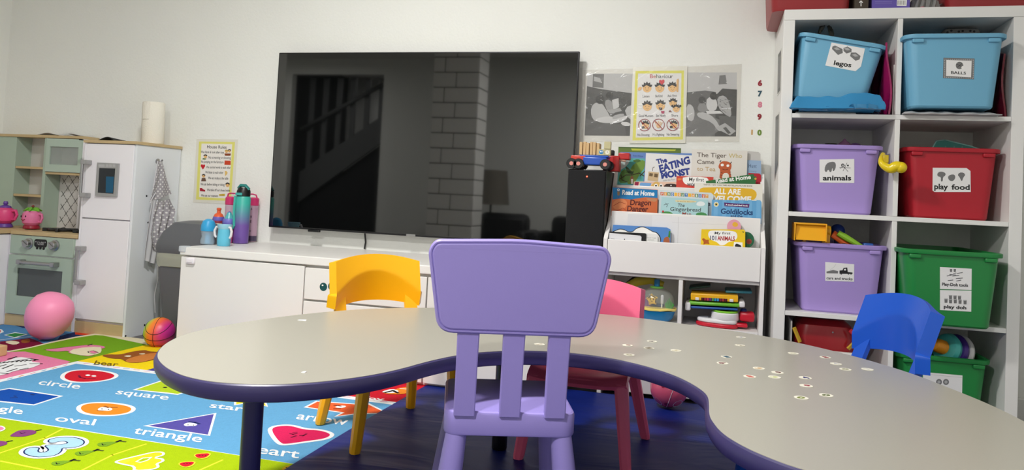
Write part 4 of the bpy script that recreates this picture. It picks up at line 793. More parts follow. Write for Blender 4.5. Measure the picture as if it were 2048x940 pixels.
# ------------------------------------------------------------------ navy play mat
vin = bpy.data.materials.new('navy_vinyl'); vin.use_nodes = True; nt = vin.node_tree; b = nt.nodes['Principled BSDF']; b.inputs['Base Color'].default_value = (*lin((16, 34, 112)), 1); b.inputs['Roughness'].default_value = .48; b.inputs['Specular IOR Level'].default_value = .14
tc = nt.nodes.new('ShaderNodeTexCoord'); mp = nt.nodes.new('ShaderNodeMapping'); mp.inputs['Scale'].default_value = (1.5, 4, 1); mp.inputs['Rotation'].default_value = (0, 0, -.25)
n1 = nt.nodes.new('ShaderNodeTexNoise'); n1.inputs['Scale'].default_value = 1.3; n1.inputs['Detail'].default_value = 3; n1.inputs['Distortion'].default_value = 1.2; bp = nt.nodes.new('ShaderNodeBump'); bp.inputs['Strength'].default_value = .38; bp.inputs['Distance'].default_value = .03
nt.links.new(tc.outputs['Object'], mp.inputs[0]); nt.links.new(mp.outputs[0], n1.inputs['Vector']); nt.links.new(n1.outputs['Fac'], bp.inputs['Height']); nt.links.new(bp.outputs['Normal'], b.inputs['Normal'])
mx0, mx1, my0, my1 = -1.035, .85, .95, 2.9
def mz(u, v):
    x = mx0+(mx1-mx0)*u; y = my0+(my1-my0)*v; e_ = min(1, min(u, 1-u)*40, min(v, 1-v)*40)
    return (x+.012*math.sin(y*2.3), y, .0107 + e_*.0012 + e_*.0008*math.sin(y*34+3*math.sin(x*3.1)+5*x)*(.3+.7*max(0, math.sin(x*2.1+y*1.3))))
m_ = MB(); m_.sheet(mz, 150, 150, vin, .0022)
tag(m_.build('play_mat', ang=60), 'navy blue wrinkled vinyl play mat on the floor under the table', 'mat')
MZ = .0132
# ------------------------------------------------------------------ kidney table
TZ = .40; K = (CH-TZ)/(CH-.46)
left = [(-.838, 1.001), (-.873, 1.046), (-.905, 1.105), (-.928, 1.177), (-.928, 1.255), (-.911, 1.359), (-.871, 1.484), (-.81, 1.601), (-.744, 1.678), (-.664, 1.736), (-.56, 1.795), (-.46, 1.84), (-.37, 1.868), (-.279, 1.882), (-.217, 1.883), (-.142, 1.867), (-.023, 1.827), (.06, 1.797), (.135, 1.757), (.21, 1.695), (.281, 1.615), (.337, 1.525), (.364, 1.467), (.386, 1.401), (.412, 1.324), (.430, 1.240), (.437, 1.16), (.433, 1.07), (.41, .98), (.365, .91), (.3, .862), (.22, .845), (.15, .853)]
inner = [(.098, .873), (.059, .907), (.036, .936), (.015, .975), (.003, 1.025), (-.001, 1.058), (-.001, 1.107), (-.003, 1.158), (-.014, 1.196), (-.041, 1.25), (-.076, 1.294), (-.131, 1.337), (-.189, 1.361), (-.245, 1.365), (-.294, 1.354), (-.340, 1.333), (-.390, 1.292), (-.422, 1.242), (-.447, 1.175), (-.464, 1.104), (-.488, 1.045), (-.53, .982), (-.585, .934), (-.655, .911), (-.713, .918), (-.757, .938), (-.796, .964)]
OUT = ccw(smooth([(x*K, y*K) for x, y in (left+inner)], 2))
tb = thing('kidney_table', 'low kidney-shaped grey laminate table with a thick dark purple edge', 'table', (-.35, 1.75, 0))
navy = mat('navy_edge', (52, 46, 92), .38); lamt = mat('grey_laminate', (163, 160, 148), .3, noise=.03, nscale=260)
m_ = MB(); E_ = [(TZ-.033, .010), (TZ-.030, .003), (TZ-.022, -.001), (TZ-.010, -.002), (TZ-.003, .001), (TZ-.0006, .005)]
m_.loft([[(x, y, z) for x, y in offs(OUT, r_)] for z, r_ in E_], navy); m_.build('edge_band', tb, True)
m_ = MB(); m_.loft([[(x, y, z) for x, y in offs(OUT, r_)] for z, r_ in ((TZ-.002, .0045), (TZ, .0045), (TZ+.0002, .0052))], lamt); m_.build('tabletop', tb, True)
nleg = mat('navy_leg_paint', (46, 44, 96), .32)
for x, y in ((-.905, 1.38), (-.575, 2.12), (.30, 1.76), (.105, 1.24)):
    z0 = RZ+.002 if x < -.8 else MZ+.0; l = MB(); l.tube([(x, y, .12), (x, y, TZ-.034)], .021, nleg, 20); lg = l.build('leg', tb, True)
    l = MB(); l.tube([(x, y, z0+.05), (x, y, .122)], .016, CHROME, 18); l.build('leg_extension', lg, True)
    MB().lathe([(.02, 0), (.022, .003), (.022, .05), (.018, .055)], BLACKP, 20, T=Tm((x, y, z0))).build('foot_glide', lg, True)
    MB().box(x-.05, x+.05, y-.05, y+.05, TZ-.04, TZ-.033, BLACKP, .002).build('leg_plate', lg, True)
br = at(493, 888, Y=1.47); t1 = at(517, 800, Y=1.52)
for a0, b0 in (((t1.x, 1.52, TZ-.034), (br.x, 1.47, br.z)), ((t1.x-.018, 1.52, TZ-.034), (br.x-.008, 1.47, br.z))):
    MB().tube([a0, b0], .004, BLACKP, 8).build('brace', tb, True)
# ------------------------------------------------------------------ kids' chairs
def shell_chair(lab, rgb, M, k=1.0, feet=None, lean=.2):
    c = thing('kids_chair', lab, 'chair', M=M, group='one-piece plastic chairs around the table'); m = plast(rgb, .36); SH = .262*k
    s = MB()
    def sf(u, v):
        x = (u-.5)*.30*k*(1-.10*(1-v)*(0)-.06*v); y = (-.155+.30*v)*k; e = abs(2*u-1)
        z = SH + .010*e**4 - .014*math.sin(math.pi*v)*(1-e*e) - (.022*max(0, (.18-v)/.18)**2)
        return (x, y, z)
    s.sheet(sf, 20, 18, m, .014*k); s.box(-.145*k, .145*k, -.14*k, -.128*k, SH-.035*k, SH-.012*k, m, .003); s.build('seat', c, ang=50)
    def bf(u, v):
        e = 2*u-1; top = (.522-.022*e*e)*k; bot = (.385-.018*(1-e*e)*0+.0)*k + .0; bot = (.352+.018*(1-abs(e)**2.2))*k; z = bot+(top-bot)*v
        y = (.130 + lean*(z/k-.262) - .030*e*e)*k; cr_ = .30+.36*(1-e*e); y += max(0, cr_-v)*.055*k
        return (e*.148*k, y, z)
    s = MB(); s.sheet(bf, 30, 26, m, lambda u, v: (.010+.022*abs(2*u-1)**10)*k)
    for sx in (-1, 1):
        s.loft([[(sx*.143*k-sx*px_*k, (.118+lean*(z-.262)+py_)*k+oy*k, z*k) for px_, py_ in (((0, 0), (.038, .010), (.038, .022), (0, .020)) if sx < 0 else ((0, 0), (0, .020), (.038, .022), (.038, .010)))] for z, oy in ((.25, .0), (.32, .0), (.40, .004))], m)
    s.build('backrest', c, ang=40)
    tops = {0: -.150} if feet else {}
    F = feet or [(-.15, -.155), (.15, -.155), (-.165, .185), (.165, .185)]
    for i, (x, y) in enumerate(F):
        tx, ty = (.132*k*(-1 if x < 0 else 1), (-.13 if i < 2 else .125)*k)
        tx = tops.get(i, tx); s = MB(); rings = []
        for t_, w_ in ((0, .013), (.04, .0145), (1, .019)):
            X = x+(tx-x)*t_; Y_ = y+(ty-y)*t_; Z = (SH-.012)*t_+.0; rings.append([(X+a_*w_, Y_+b_*w_, Z) for a_, b_ in ((1, .5), (.5, 1), (-.5, 1), (-1, .5), (-1, -.5), (-.5, -1), (.5, -1), (1, -.5))])
        s.loft(rings, m); s.build('leg', c)
    for sx in (-1, 1):
        s = MB(); s.lathe([(.0055*k, 0), (.0055*k, .0012)], BLACKP, 12, T=Tm((sx*.1478*k, (.130+lean*.215-.020)*k, .478*k), (0, sx*math.pi/2, 0))); s.build('side_hole', c)
    return c
def frameM(o, ey, z): # local y (rear) = ey
    ey = V((ey[0], ey[1], 0)).normalized(); ex = V((ey.y, -ey.x, 0)); M = Matrix.Identity(4)
    for i in range(3): M[i][0] = ex[i]; M[i][1] = ey[i]; M[i][2] = (0, 0, 1)[i]; M[i][3] = (o[0], o[1], z)[i]
    return M
def feetloc(M, pts): Mi = M.inverted(); return [tuple((Mi @ V((x, y, M[2][3])))[:2]) for x, y in pts]
My = frameM((-.936, 2.167), (-.768, .64), .0105)
yc = shell_chair('yellow kids chair tucked in at the far left of the table', (250, 184, 8), My, 1.0, feetloc(My, [(-.935, 1.925), (-.745, 2.2), (-1.155, 2.125), (-.969, 2.40)]))
Mp = frameM((-.35, 2.215), (.02, .999), MZ)
shell_chair('pink kids chair at the far side of the table behind the lilac chair', (240, 106, 142), Mp, .93)
Mb = frameM((.29, 2.115), (.95, .31), .004)
shell_chair('bright blue kids chair at the right in front of the storage bins', (20, 84, 196), Mb, 1.02, lean=.34)
# lilac chair, closest to the camera
LIL = mat('lilac_plastic', (158, 144, 214), .42, bump=.03, bscale=500)
e_ = V((.942, .336, 0)); nn = V((-.336, .942, 0)); A_ = V((-.383, 1.49, MZ)); M = Matrix.Identity(4)
for i in range(3): M[i][0] = e_[i]; M[i][1] = nn[i]; M[i][2] = (0, 0, 1)[i]; M[i][3] = A_[i]
lc = thing('kids_chair', 'lilac kids chair with a wide backrest and three flat slats, nearest the camera', 'chair', M=M)
dz = -MZ
m_ = MB(); m_.prism(rrect(.27, .285, .03, 6, 0, .1425), .253+dz, .302+dz, LIL, .006)
m_.build('seat', lc)
def bx(z): return -.004-.12*(z-.3)      # backrest leans towards the camera with height
for x in (-.095, -.003, .089):
    m_ = MB(); m_.loft([[(x+sx*w_, bx(z)+sy, z+dz) for sx, sy in ((-1, -.002), (-.9, -.004), (.9, -.004), (1, -.002), (1, .014), (.9, .016), (-.9, .016), (-1, .014))] for z, w_ in ((.296, .0215), (.4, .0215), (.485, .0225))], LIL); sl = m_.build('slat', lc)
    if x == -.003: MB().box(.002, .009, -.0035, .004, .303+dz, .312+dz, BLK, 0).build('slot', sl)
P = smooth([(-.158, .468), (.0, .466), (.158, .468), (.166, .50), (.184, .60), (.186, .632), (.17, .648), (.0, .658), (-.17, .648), (-.186, .632), (-.184, .60), (-.166, .50)], 0)
def rc(P, r=.03, n=6):
    Q = []
    for i in range(len(P)):
        a = V(P[i-1]); b_ = V(P[i]); c = V(P[(i+1) % len(P)]); r1 = min(r, (b_-a).length*.49, (c-b_).length*.49); p0 = b_+(a-b_).normalized()*r1; p1 = b_+(c-b_).normalized()*r1
        for k_ in range(n+1): t = k_/n; q_ = p0*(1-t)**2+b_*2*t*(1-t)+p1*t*t; Q.append((q_.x, q_.y))
    return Q
P = ccw(rc([(-.157, .4645), (.157, .4645), (.183, .628), (.17, .649), (0, .6565), (-.17, .649), (-.183, .628)], .032))
# corners: keep the top arched and the lower corners round
m_ = MB(); y0 = -.006
def ringb(ins, off): return [(x, bx(z)+off, z+dz) for x, z in offs(P, ins)]
m_.loft([ringb(.004, .020), ringb(.0, .016), ringb(.0, -.006), ringb(.003, -.0095), ringb(.0055, -.0095), ringb(.0065, -.0075), ringb(.0075, -.0075), ringb(.0085, -.0100), ringb(.0105, -.0110)], LIL, True)
m_.build('backrest', lc)
for x, y in ((-.108, .025), (.108, .025), (-.108, .26), (.108, .26)):
    dx_ = .028*(-1 if x < 0 else 1); dy_ = -.022 if y < .1 else .022
    m_ = MB(); m_.tube([(x+dx_, y+dy_, 0), (x+dx_*.97, y+dy_*.97, .006), (x, y, .254+dz)], [.029, .031, .0215], LIL, 24); m_.build('leg', lc)
# ------------------------------------------------------------------ number tokens on the table
tok = [('6', 1304, 683, (90, 80, 80)), ('9', 1255, 691, (110, 60, 60)), ('1', 1298, 696.6, (120, 110, 90)), ('0', 1258, 710, (170, 165, 140)), ('5', 1352, 701.5, (190, 180, 150)), ('2', 1079, 689, (190, 180, 160)), ('1', 1453, 714, (40, 80, 100)), ('6', 1445, 726.7, (110, 50, 60)), ('5', 1482, 675, (150, 150, 160)), ('2', 1480, 691, (180, 170, 150)), ('0', 1586.7, 707, (200, 195, 170)), ('8', 1650.7, 715, (140, 50, 60)), ('4', 1672, 728, (190, 190, 190)), ('0', 1691, 739, (150, 150, 120)), ('3', 1517.6, 737, (200, 170, 130)), ('9', 1555, 745.5, (100, 50, 50)), ('3', 1549, 754.7, (190, 195, 140)), ('8', 1499.5, 753.5, (190, 90, 80)), ('4', 1610.5, 756, (60, 60, 110)), ('9', 1612.6, 772, (140, 40, 60)), ('0', 1602.5, 796, (120, 130, 60)), ('0', 1652.5, 791, (100, 110, 70)), ('7', 1735, 739, (205, 205, 195))]
base = None
near = ['behind the pink chair side', 'left of the cluster', 'in the cluster', 'in the cluster', 'right of the cluster', 'beside the lilac chair back']
names = {0: 'far dark number 6 token in the small group right of the lilac chair', 1: 'dark red 9 token, leftmost of the group right of the lilac chair', 2: 'number 1 token just below the far dark 6 on the table', 3: 'faded 0 token, nearest of the group right of the lilac chair', 4: 'faded 5 token alone between the two token groups', 5: 'faded 2 token seen between the lilac chair slats', 6: 'dark blue 1 token directly above a dark red 6 on the table', 7: 'dark red 6 token directly below a dark blue 1 on the table', 8: 'grey 5 token, furthest one near the bookcase side of the table', 9: 'faded 2 token just in front of the furthest grey 5', 10: 'pale 0 token in front of the shelf unit left upright', 11: 'red 8 token, furthest of the coloured ones at the right', 12: 'pale grey 4 token just right of the far red 8', 13: 'grey-green 0 token at the right below a pale 4', 14: 'tan 3 token at the left of the middle cluster', 15: 'dark 9 token overlooking a pale green 3 in the middle cluster', 16: 'pale green 3 token right below a dark 9 in the middle', 17: 'orange-red 8 token at the lower left of the middle cluster', 18: 'navy 4 token just behind the bright red 9', 19: 'bright red 9 token in front of a navy 4', 20: 'olive 0 token, nearest to the table front', 21: 'dark olive 0 token right of the nearest olive 0', 22: 'pale 7 token, rightmost on the table by the blue chair'}
for i, (ch, px, py, c_) in enumerate(tok):
    q = at(px, py, z=TZ); a = Art((0, 0, .0009), (1, 0, 0), (0, 0, 1), .00003); r_ = .0125
    slab(a, circ(0, 0, r_, 24), .0006, flat((228, 224, 208))); a.text(ch, -.0065, -.0085, .0065, .0165, flat(c_), .06)
    o = MB.build(a, 'number_token'); o.location = (q.x, q.y, TZ+.0003); o.rotation_euler = (0, 0, (i*2.4) % 1.2-.6)
    tag(o, names[i], 'number token', 'number tokens scattered on the table')
for px, py, l in ((605, 641, 'small white paper scrap on the far left of the table'), (608, 745, 'tiny white crumb of paper near the front left table edge')):
    q = at(px, py, z=TZ); m_ = MB(); s_ = .012 if py < 700 else .004; m_.add([(q.x-s_, q.y-.004, TZ+.0008), (q.x+s_, q.y-.005, TZ+.001), (q.x+s_*.7, q.y+.005, TZ+.002), (q.x-s_*.8, q.y+.004, TZ+.001), (q.x-s_, q.y-.004, TZ+.0003), (q.x+s_, q.y-.005, TZ+.0003), (q.x+s_*.7, q.y+.005, TZ+.0003), (q.x-s_*.8, q.y+.004, TZ+.0003)], [(0, 1, 2, 3), (7, 6, 5, 4), (0, 4, 5, 1), (1, 5, 6, 2), (2, 6, 7, 3), (3, 7, 4, 0)], CARD)
    tag(m_.build('paper_scrap'), l, 'paper scrap')
# ------------------------------------------------------------------ bookcase
bx0, bx1 = -.4127, .1855; BF = 2.915
bc = thing('bookcase', 'white sling bookcase with three book tiers and two toy cubbies', 'bookcase', (-.11, 3.06, 0))
prof = [(BF, 0), (BF, .60), (2.945, .622), (3.02, .665), (3.155, .875), (3.165, .885), (3.205, .885), (3.205, 0)]
for x in (bx0, bx1-.015):
    m_ = MB(); m_.add([(x+dx, y, z) for dx in (0, .015) for y, z in prof], [tuple(range(7, -1, -1)), tuple(range(8, 16))]+[(i, (i+1) % 8, 8+(i+1) % 8, 8+i) for i in range(8)], WHITE2); m_.build('side_panel', bc, True)
i0, i1 = bx0+.016, bx1-.016
MB().box(i0, i1, BF+.004, BF+.018, .474, .5985, WHITE2, .002).build('front_panel', bc, True)
MB().box(i0, i1, 2.998, 3.01, .56, .708, WHITE2, .002).build('tier_panel', bc, True)
MB().box(i0, i1, 3.095, 3.107, .66, .815, WHITE2, .002).build('tier_panel', bc, True)
MB().box(i0, i1, 3.19, 3.2, .0, .88, WHITE2, 0).build('back_panel', bc, True)
MB().box(i0, i1, BF+.02, 3.188, .46, .473, WHITE2, .001).build('shelf', bc, True)
MB().box(i0, i1, BF+.004, 3.188, .277, .29, WHITE2, .001).build('shelf', bc, True)
MB().box(-.121, -.106, BF+.004, 3.188, .2905, .4595, WHITE2, .001).build('divider', bc, True)
MB().box(i0, i1, BF+.008, BF+.022, .02, .276, WHITE2, .002).build('kick_panel', bc, True)
MB().box(i0, i1, 3.011, 3.094, .64, .65, WHITE2, 0).build('tier_floor', bc, True)
MB().box(i0, i1, 3.108, 3.189, .74, .75, WHITE2, 0).build('tier_floor', bc, True)
class Book:
    def __init__(s, Y, z, lean=.16, th=.006):
        s.a = Art((0, Y, z), (1, 0, 0), V((0, -1, lean)), .00003); s.th = th
    def cover(s, P, rgb, pages=True):
        a = s.a; Q = [a.uv(*q) for q in P]; s.Q = Q
        slab(a, Q, s.th, flat(rgb, .35)); return a
def bk(o, lab, name='picture_book', cat='book', g=None): return tag(o.build(name), lab, cat, g)
F = flat
# top tier, back to front
b_ = Book(3.175, .85, .03, .004); a = b_.cover([(1237, 293.5), (1362, 296.5), (1361, 375), (1234, 375)], (96, 120, 50)); a.pp([(1238, 294), (1361, 297), (1361, 299), (1238, 296)], F((60, 90, 40)))
a.pp([(1262, 297), (1352, 299), (1350, 302), (1264, 301)], F((190, 196, 70)), 1)
bk(a, 'green leafy picture book at the back of the top tier, only its top edge showing')
b_ = Book(3.155, .85, .05, .006); a = b_.cover([(1494, 302), (1517, 304), (1521, 308), (1522, 384), (1490, 384)], (196, 194, 190)); bk(a, 'plain silver-grey book with a rounded corner, top right of the bookcase')
b_ = Book(3.148, .85, .05, .004); a = b_.cover([(1494, 320), (1522, 321.5), (1523, 384), (1492, 384)], (150, 176, 206)); a.ptext('Hunt', (1497, 335), (1513, 336), (1497.5, 327), F((70, 90, 120))); a.ptext('story', (1499, 343.5), (1513, 344.5), (1499, 340), F((120, 135, 160))); bk(a, 'pale blue book with the word Hunt, right end of the top tier')
b_ = Book(3.140, .85, .05, .004); a = b_.cover([(1497, 346), (1519, 347), (1522, 350), (1523, 390), (1494, 390)], (186, 36, 52)); a.pp([(1508, 352), (1514, 354), (1512, 363), (1504, 364)], F((50, 110, 60)), 1, 1); bk(a, 'red book below the pale blue Hunt book in the bookcase')
b_ = Book(3.150, .85, .06, .005); a = b_.cover([(1240.5, 304), (1389, 307), (1389, 378), (1234, 378)], (94, 130, 190)); a.pp([(1238, 316), (1290, 317), (1286, 370), (1234, 369)], F((90, 176, 168)))
a.pp([(1238, 317), (1262, 317), (1254, 332), (1238, 342)], F((190, 210, 205)), 1, 1); a.pp([(1290, 318), (1268, 326), (1257, 345), (1252, 368), (1268, 368), (1282, 345), (1290, 335)], F((110, 146, 60)), 1, 1); a.pp([(1236, 366), (1240, 345), (1252, 336), (1262, 350), (1256, 366)], F((88, 130, 62)), 1, 1)
a.pp([(1250, 331), (1257, 336), (1264, 344), (1268, 340), (1266, 350), (1254, 346)], F((60, 84, 50)), 1, 1); a.pp([(1264, 321), (1276, 318), (1284, 322), (1272, 326)], F((70, 104, 44)), 1, 1)
for P in (((1240, 358), (1252, 350), (1264, 350), (1278, 346), (1288, 352)), ((1242, 350), (1244, 360), (1254, 364)), ((1280, 352), (1290, 342))): a.pl(P, .004, F((72, 66, 44)))
a.pp([(1261, 352), (1267, 352), (1268, 366), (1260, 366)], F((150, 100, 66)), 1, 1); a.pp([(1262, 358), (1266, 358), (1266, 368), (1262, 368)], F((232, 226, 214))); a.ptext('Julia Writer'[:0] or 'from Wilson', (1266, 313), (1286, 314), (1266, 309.5), F((40, 60, 110)))
bk(a, 'picture book with teal sky and green leaves, top left of the bookcase')
b_ = Book(3.140, .85, .06, .006); a = b_.cover([(1292, 306), (1386.5, 311), (1386, 380), (1288, 378)], (226, 226, 226)); nv_ = F((46, 62, 140))
a.ptext('The', (1314, 328), (1335, 323.5), (1311.5, 319), nv_, .05); a.ptext('EATING', (1320, 345), (1381, 326), (1317, 331), nv_, .05); a.ptext('MONST', (1323, 357), (1381, 348), (1321, 345), nv_, .06); a.ptext('with the first', (1326, 363), (1350, 360), (1325.5, 359.5), F((120, 120, 120)))
a.pp([(1297, 343), (1318, 345), (1316, 363), (1295, 361)], F((206, 180, 140))); a.pp([(1299, 346), (1306, 347), (1305, 353), (1298, 352)], F((110, 90, 60))); a.pp([(1309, 347), (1316, 348), (1315, 355), (1308, 354)], F((110, 90, 60))); a.pl([(1305, 342), (1306, 335), (1309, 334)], .002, F((80, 70, 50)))
bk(a, 'white picture book with big navy letters reading The Eating Monst')
b_ = Book(3.136, .85, .06, .006); a = b_.cover([(1384, 298.5), (1495, 301.5), (1492.5, 384), (1381, 382)], (222, 218, 210)); dk = F((96, 84, 74)); tan = F((186, 162, 116))
a.ptext('The Tiger', (1394, 313.5), (1453, 315.5), (1394, 304.5), dk, .01); a.ptext('Who', (1457.5, 315.6), (1484, 316), (1457.5, 306.8), F((196, 178, 116)), .01); a.ptext('Came', (1394, 327.5), (1428.5, 328), (1394, 319), dk, .01); a.ptext('to Tea', (1394, 341.5), (1431, 342.5), (1394, 333), tan, .01)
a.pp([(1438, 360), (1441, 340), (1436, 334), (1440, 325), (1446, 322), (1456, 323), (1463, 327), (1463, 336), (1460, 341), (1464, 360)], F((190, 92, 52)), 1, 1); a.pp([(1443, 360), (1446, 346), (1457, 346), (1459, 360)], F((232, 226, 214)), 1, 1)
a.pp([(1441, 328), (1447, 327), (1448, 332), (1442, 333)], WHT, 1, 1); a.pp([(1453, 329), (1459, 329), (1458, 334), (1453, 334)], WHT, 1, 1); a.pl([(1445, 338), (1450, 340), (1456, 338)], .002, F((90, 30, 20))); a.pl([(1440, 324), (1442, 321)], .003, F((60, 30, 20))); a.pl([(1461, 327), (1463, 324)], .003, F((60, 30, 20)))
for y in (345, 350, 355): a.pl([(1441, y), (1445, y+1)], .0015, F((70, 34, 24)), 0); a.pl([(1459, y), (1462, y-1)], .0015, F((70, 34, 24)), 0)
bk(a, 'cream picture book The Tiger Who Came to Tea at the top of the bookcase')
# between the top and middle tiers
b_ = Book(3.112, .82, .05, .003); a = b_.cover([(1268, 363), (1372, 364), (1370, 398), (1262, 396)], (226, 190, 170)); a.pp([(1270, 364), (1278, 364), (1276, 374), (1269, 374)], F((150, 30, 70))); a.pp([(1281, 365), (1303, 366), (1300, 376), (1278, 374)], F((110, 160, 210))); a.pp([(1304, 368), (1312, 362.5), (1320, 366), (1324, 376), (1300, 376)], F((214, 176, 100)), 1, 1)
for x in (1312, 1322): a.pp(circ(x, 371, 3.4, 12), WHT); a.pp(circ(x, 371.4, 2, 10), BLK)
a.pp([(1328, 368), (1346, 367), (1356, 370), (1356, 382), (1328, 382)], F((62, 44, 40)), 1, 1)
for x in (1342, 1354): a.pp(circ(x, 371, 1.4, 8), WHT)
bk(a, 'picture book with cartoon eyes half hidden behind Find Out About')
b_ = Book(3.108, .82, .05, .004); a = b_.cover([(1353, 352), (1427, 354), (1425, 398), (1352, 396)], (206, 66, 54)); a.pp([(1366, 353), (1412, 354), (1418, 360), (1414, 367), (1400, 372), (1372, 370), (1365, 362)], WHT, 1, 1); a.ptext('My first', (1378, 362), (1408, 363), (1378.5, 354.5), DKG, .01); a.ptext('WORDS', (1374, 372), (1400, 373), (1374, 366.5), F((60, 50, 60)), .04); a.pp([(1355, 356), (1365, 357), (1362, 360), (1355, 361)], F((226, 130, 60)), 1, 1)
bk(a, 'red book with a white cloud reading My first, beneath the tiger book')
b_ = Book(3.100, .82, .05, .005); a = b_.cover([(1412, 362), (1507, 348), (1511, 360), (1512, 400), (1412, 400)], (52, 112, 62)); a.ptext('Read at Home', (1432, 366), (1502, 357.5), (1431, 357.5), WHT, .03); a.pp(circ(1511, 357.5, 2.2, 10), F((220, 160, 70)))
bk(a, 'tilted green Read at Home book above All Are Welcome')
# middle tier
b_ = Book(3.062, .76, .08, .006); a = b_.cover([(1389, 366), (1525, 368.5), (1525, 445), (1388, 445)], (230, 226, 214)); a.ptext('THE NO.1 NEW YORK TIMES BESTSELLING PICTURE BOOK', (1407, 370.6), (1505, 373.6), (1407, 367.8), F((110, 100, 80)), .02)
a.pp([(1398, 378), (1410, 374), (1500, 376), (1512, 382), (1514, 392), (1506, 402), (1410, 402), (1398, 392)], F((226, 178, 44)), 1, 1); a.ptext('ALL ARE', (1428, 387.5), (1481, 389), (1429, 376.5), WHT, .03); a.ptext('WELCOME', (1418, 402), (1502, 404), (1419, 391), WHT, .04)
bk(a, 'cream and mustard book All Are Welcome behind Goldilocks')
b_ = Book(3.050, .76, .08, .005); a = b_.cover([(1319, 380), (1422, 385.5), (1427, 390), (1425, 440), (1316, 440)], (206, 216, 220))
for k_, (ch, c_) in enumerate(zip('FIND OUT ABOUT', [(200, 90, 50), (220, 150, 50), (90, 130, 70), (60, 110, 170)]*4)):
    if ch == ' ': c_ = (240, 180, 60)
    x = 1321+k_*6.9; a.pp([(x, 383.6+k_*.38), (x+6, 384+k_*.38), (x+6, 391+k_*.38), (x, 390.6+k_*.38)], F(c_), 1 if k_ == 0 else 0)
a.k += 1; kk = a.k
for k_, ch in enumerate('FIND OUT ABOUT'):
    if ch != ' ': a.k = kk; x = 1321+k_*6.9; a.ptext(ch, (x+1.8, 389.8+k_*.38), (x+(4.4 if ch != 'I' else 3), 390+k_*.38), (x+1.8, 384.8+k_*.38), WHT, .03)
a.ptext('s', (1416.5, 411), (1420.5, 411.5), (1417, 403), F((50, 60, 80)), .02)
bk(a, 'pale book with coloured letter tiles reading Find Out About behind Gingerbread')
b_ = Book(3.040, .76, .08, .012); a = b_.cover([(1225, 374), (1315.5, 379.5), (1314, 440), (1222, 436)], (198, 100, 52)); a.pp([(1225, 374.5), (1315, 380), (1315, 396), (1290, 394.5), (1262, 399), (1240, 397), (1225, 399)], F((24, 120, 178)))
a.ptext('Read at Home', (1244, 389), (1308.5, 391.5), (1245, 379.5), WHT, .03); a.ptext('Dragon', (1260, 410), (1302, 410.5), (1261, 399), F((84, 24, 20)), .03); a.ptext('Danger', (1254, 422), (1296, 423.5), (1255, 411), F((84, 24, 20)), .03)
a.pp([(1226, 402), (1244, 396), (1256, 404), (1250, 418), (1226, 420)], F((216, 130, 82)), 1, 2); a.pp([(1290, 396), (1314, 396), (1313, 404), (1298, 402)], F((190, 130, 90)), 1, 1); a.pl([(1226, 412), (1240, 404), (1252, 408)], .002, F((160, 60, 30))); a.pl([(1228, 424), (1246, 416), (1256, 424)], .002, F((160, 60, 30)))
a.pp(circ(1237, 379.5, 2.6, 12), WHT); a.pp(circ(1237, 379.6, 1.1, 8), F((24, 120, 178))); a.pp([(1234.5, 383), (1240, 383), (1239, 391), (1235, 391)], F((150, 120, 80))); a.pl([(1235.5, 391), (1234.5, 397)], .0025, F((60, 110, 170))); a.pl([(1238, 391), (1239, 397)], .0025, F((60, 110, 170)))
bk(a, 'blue and orange book Read at Home Dragon Danger, left of the middle tier')
b_ = Book(3.030, .76, .08, .01); a = b_.cover([(1323, 394), (1416, 399.5), (1415, 445), (1320, 440)], (168, 206, 210)); a.pp([(1349, 399.5), (1394, 401.5), (1391, 405.5), (1352, 404.5)], F((226, 210, 160)), 1, 1); a.ptext('my very first story time', (1354, 403.4), (1389, 404.6), (1354, 400.8), F((120, 110, 90))); a.ptext('The', (1355, 413.5), (1369, 414), (1356, 406.5), DKG, .01); a.ptext('Gingerbread', (1340, 421.5), (1401, 423.5), (1341, 413.5), DKG, .01); a.ptext('Man', (1364, 430), (1382, 431), (1365, 424), F((150, 60, 50)), .01)
a.pp([(1394, 404), (1404, 402), (1412, 408), (1404, 413), (1392, 411)], F((224, 232, 232)), 1, 2); a.pp([(1322, 425), (1334, 422), (1346, 426), (1346, 432), (1322, 432)], F((70, 140, 70)), 1, 1); a.pp([(1392, 426), (1404, 424), (1414, 428), (1414, 434), (1392, 432)], F((70, 140, 80)), 1, 1); a.pp(circ(1326, 423, 2.2, 10), F((190, 40, 50))); a.pl([(1331, 406), (1335, 410), (1333, 414)], .0015, DKG); a.pl([(1328, 410), (1337, 407)], .0015, DKG)
bk(a, 'pale blue book The Gingerbread Man, centre of the middle tier')
b_ = Book(3.028, .76, .08, .01); a = b_.cover([(1424, 399), (1521.5, 402), (1523, 404), (1522.5, 448), (1422, 445)], (96, 160, 206))
for k_ in range(6): a.pp([(1428+k_*17, 400), (1436+k_*17, 400.5), (1435+k_*17, 440), (1427+k_*17, 440)], F((112, 172, 214)), 0 if k_ else 1)
a.pp([(1448, 405), (1472, 407), (1499, 408), (1498, 415.5), (1470, 413.5), (1449, 412.5)], F((84, 34, 100)), 1, 0); a.ptext('A touch-and-feel book', (1451, 410.6), (1496, 413), (1451, 407.6), WHT, .03); a.ptext('Goldilocks', (1441, 427), (1505.5, 430), (1442, 416.5), F((24, 60, 110)), .03); a.ptext('and the', (1461, 433.5), (1485, 434.5), (1461.5, 429), F((24, 60, 110)), .03)
a.pp(circ(1432.5, 408.8, 4.8, 16), WHT); a.pp(circ(1432.5, 408.8, 3.9, 16), F((214, 196, 120))); a.pp(circ(1432.5, 408.8, 1.8, 12), BLK)
bk(a, 'bright blue book Goldilocks and the, right of the middle tier')
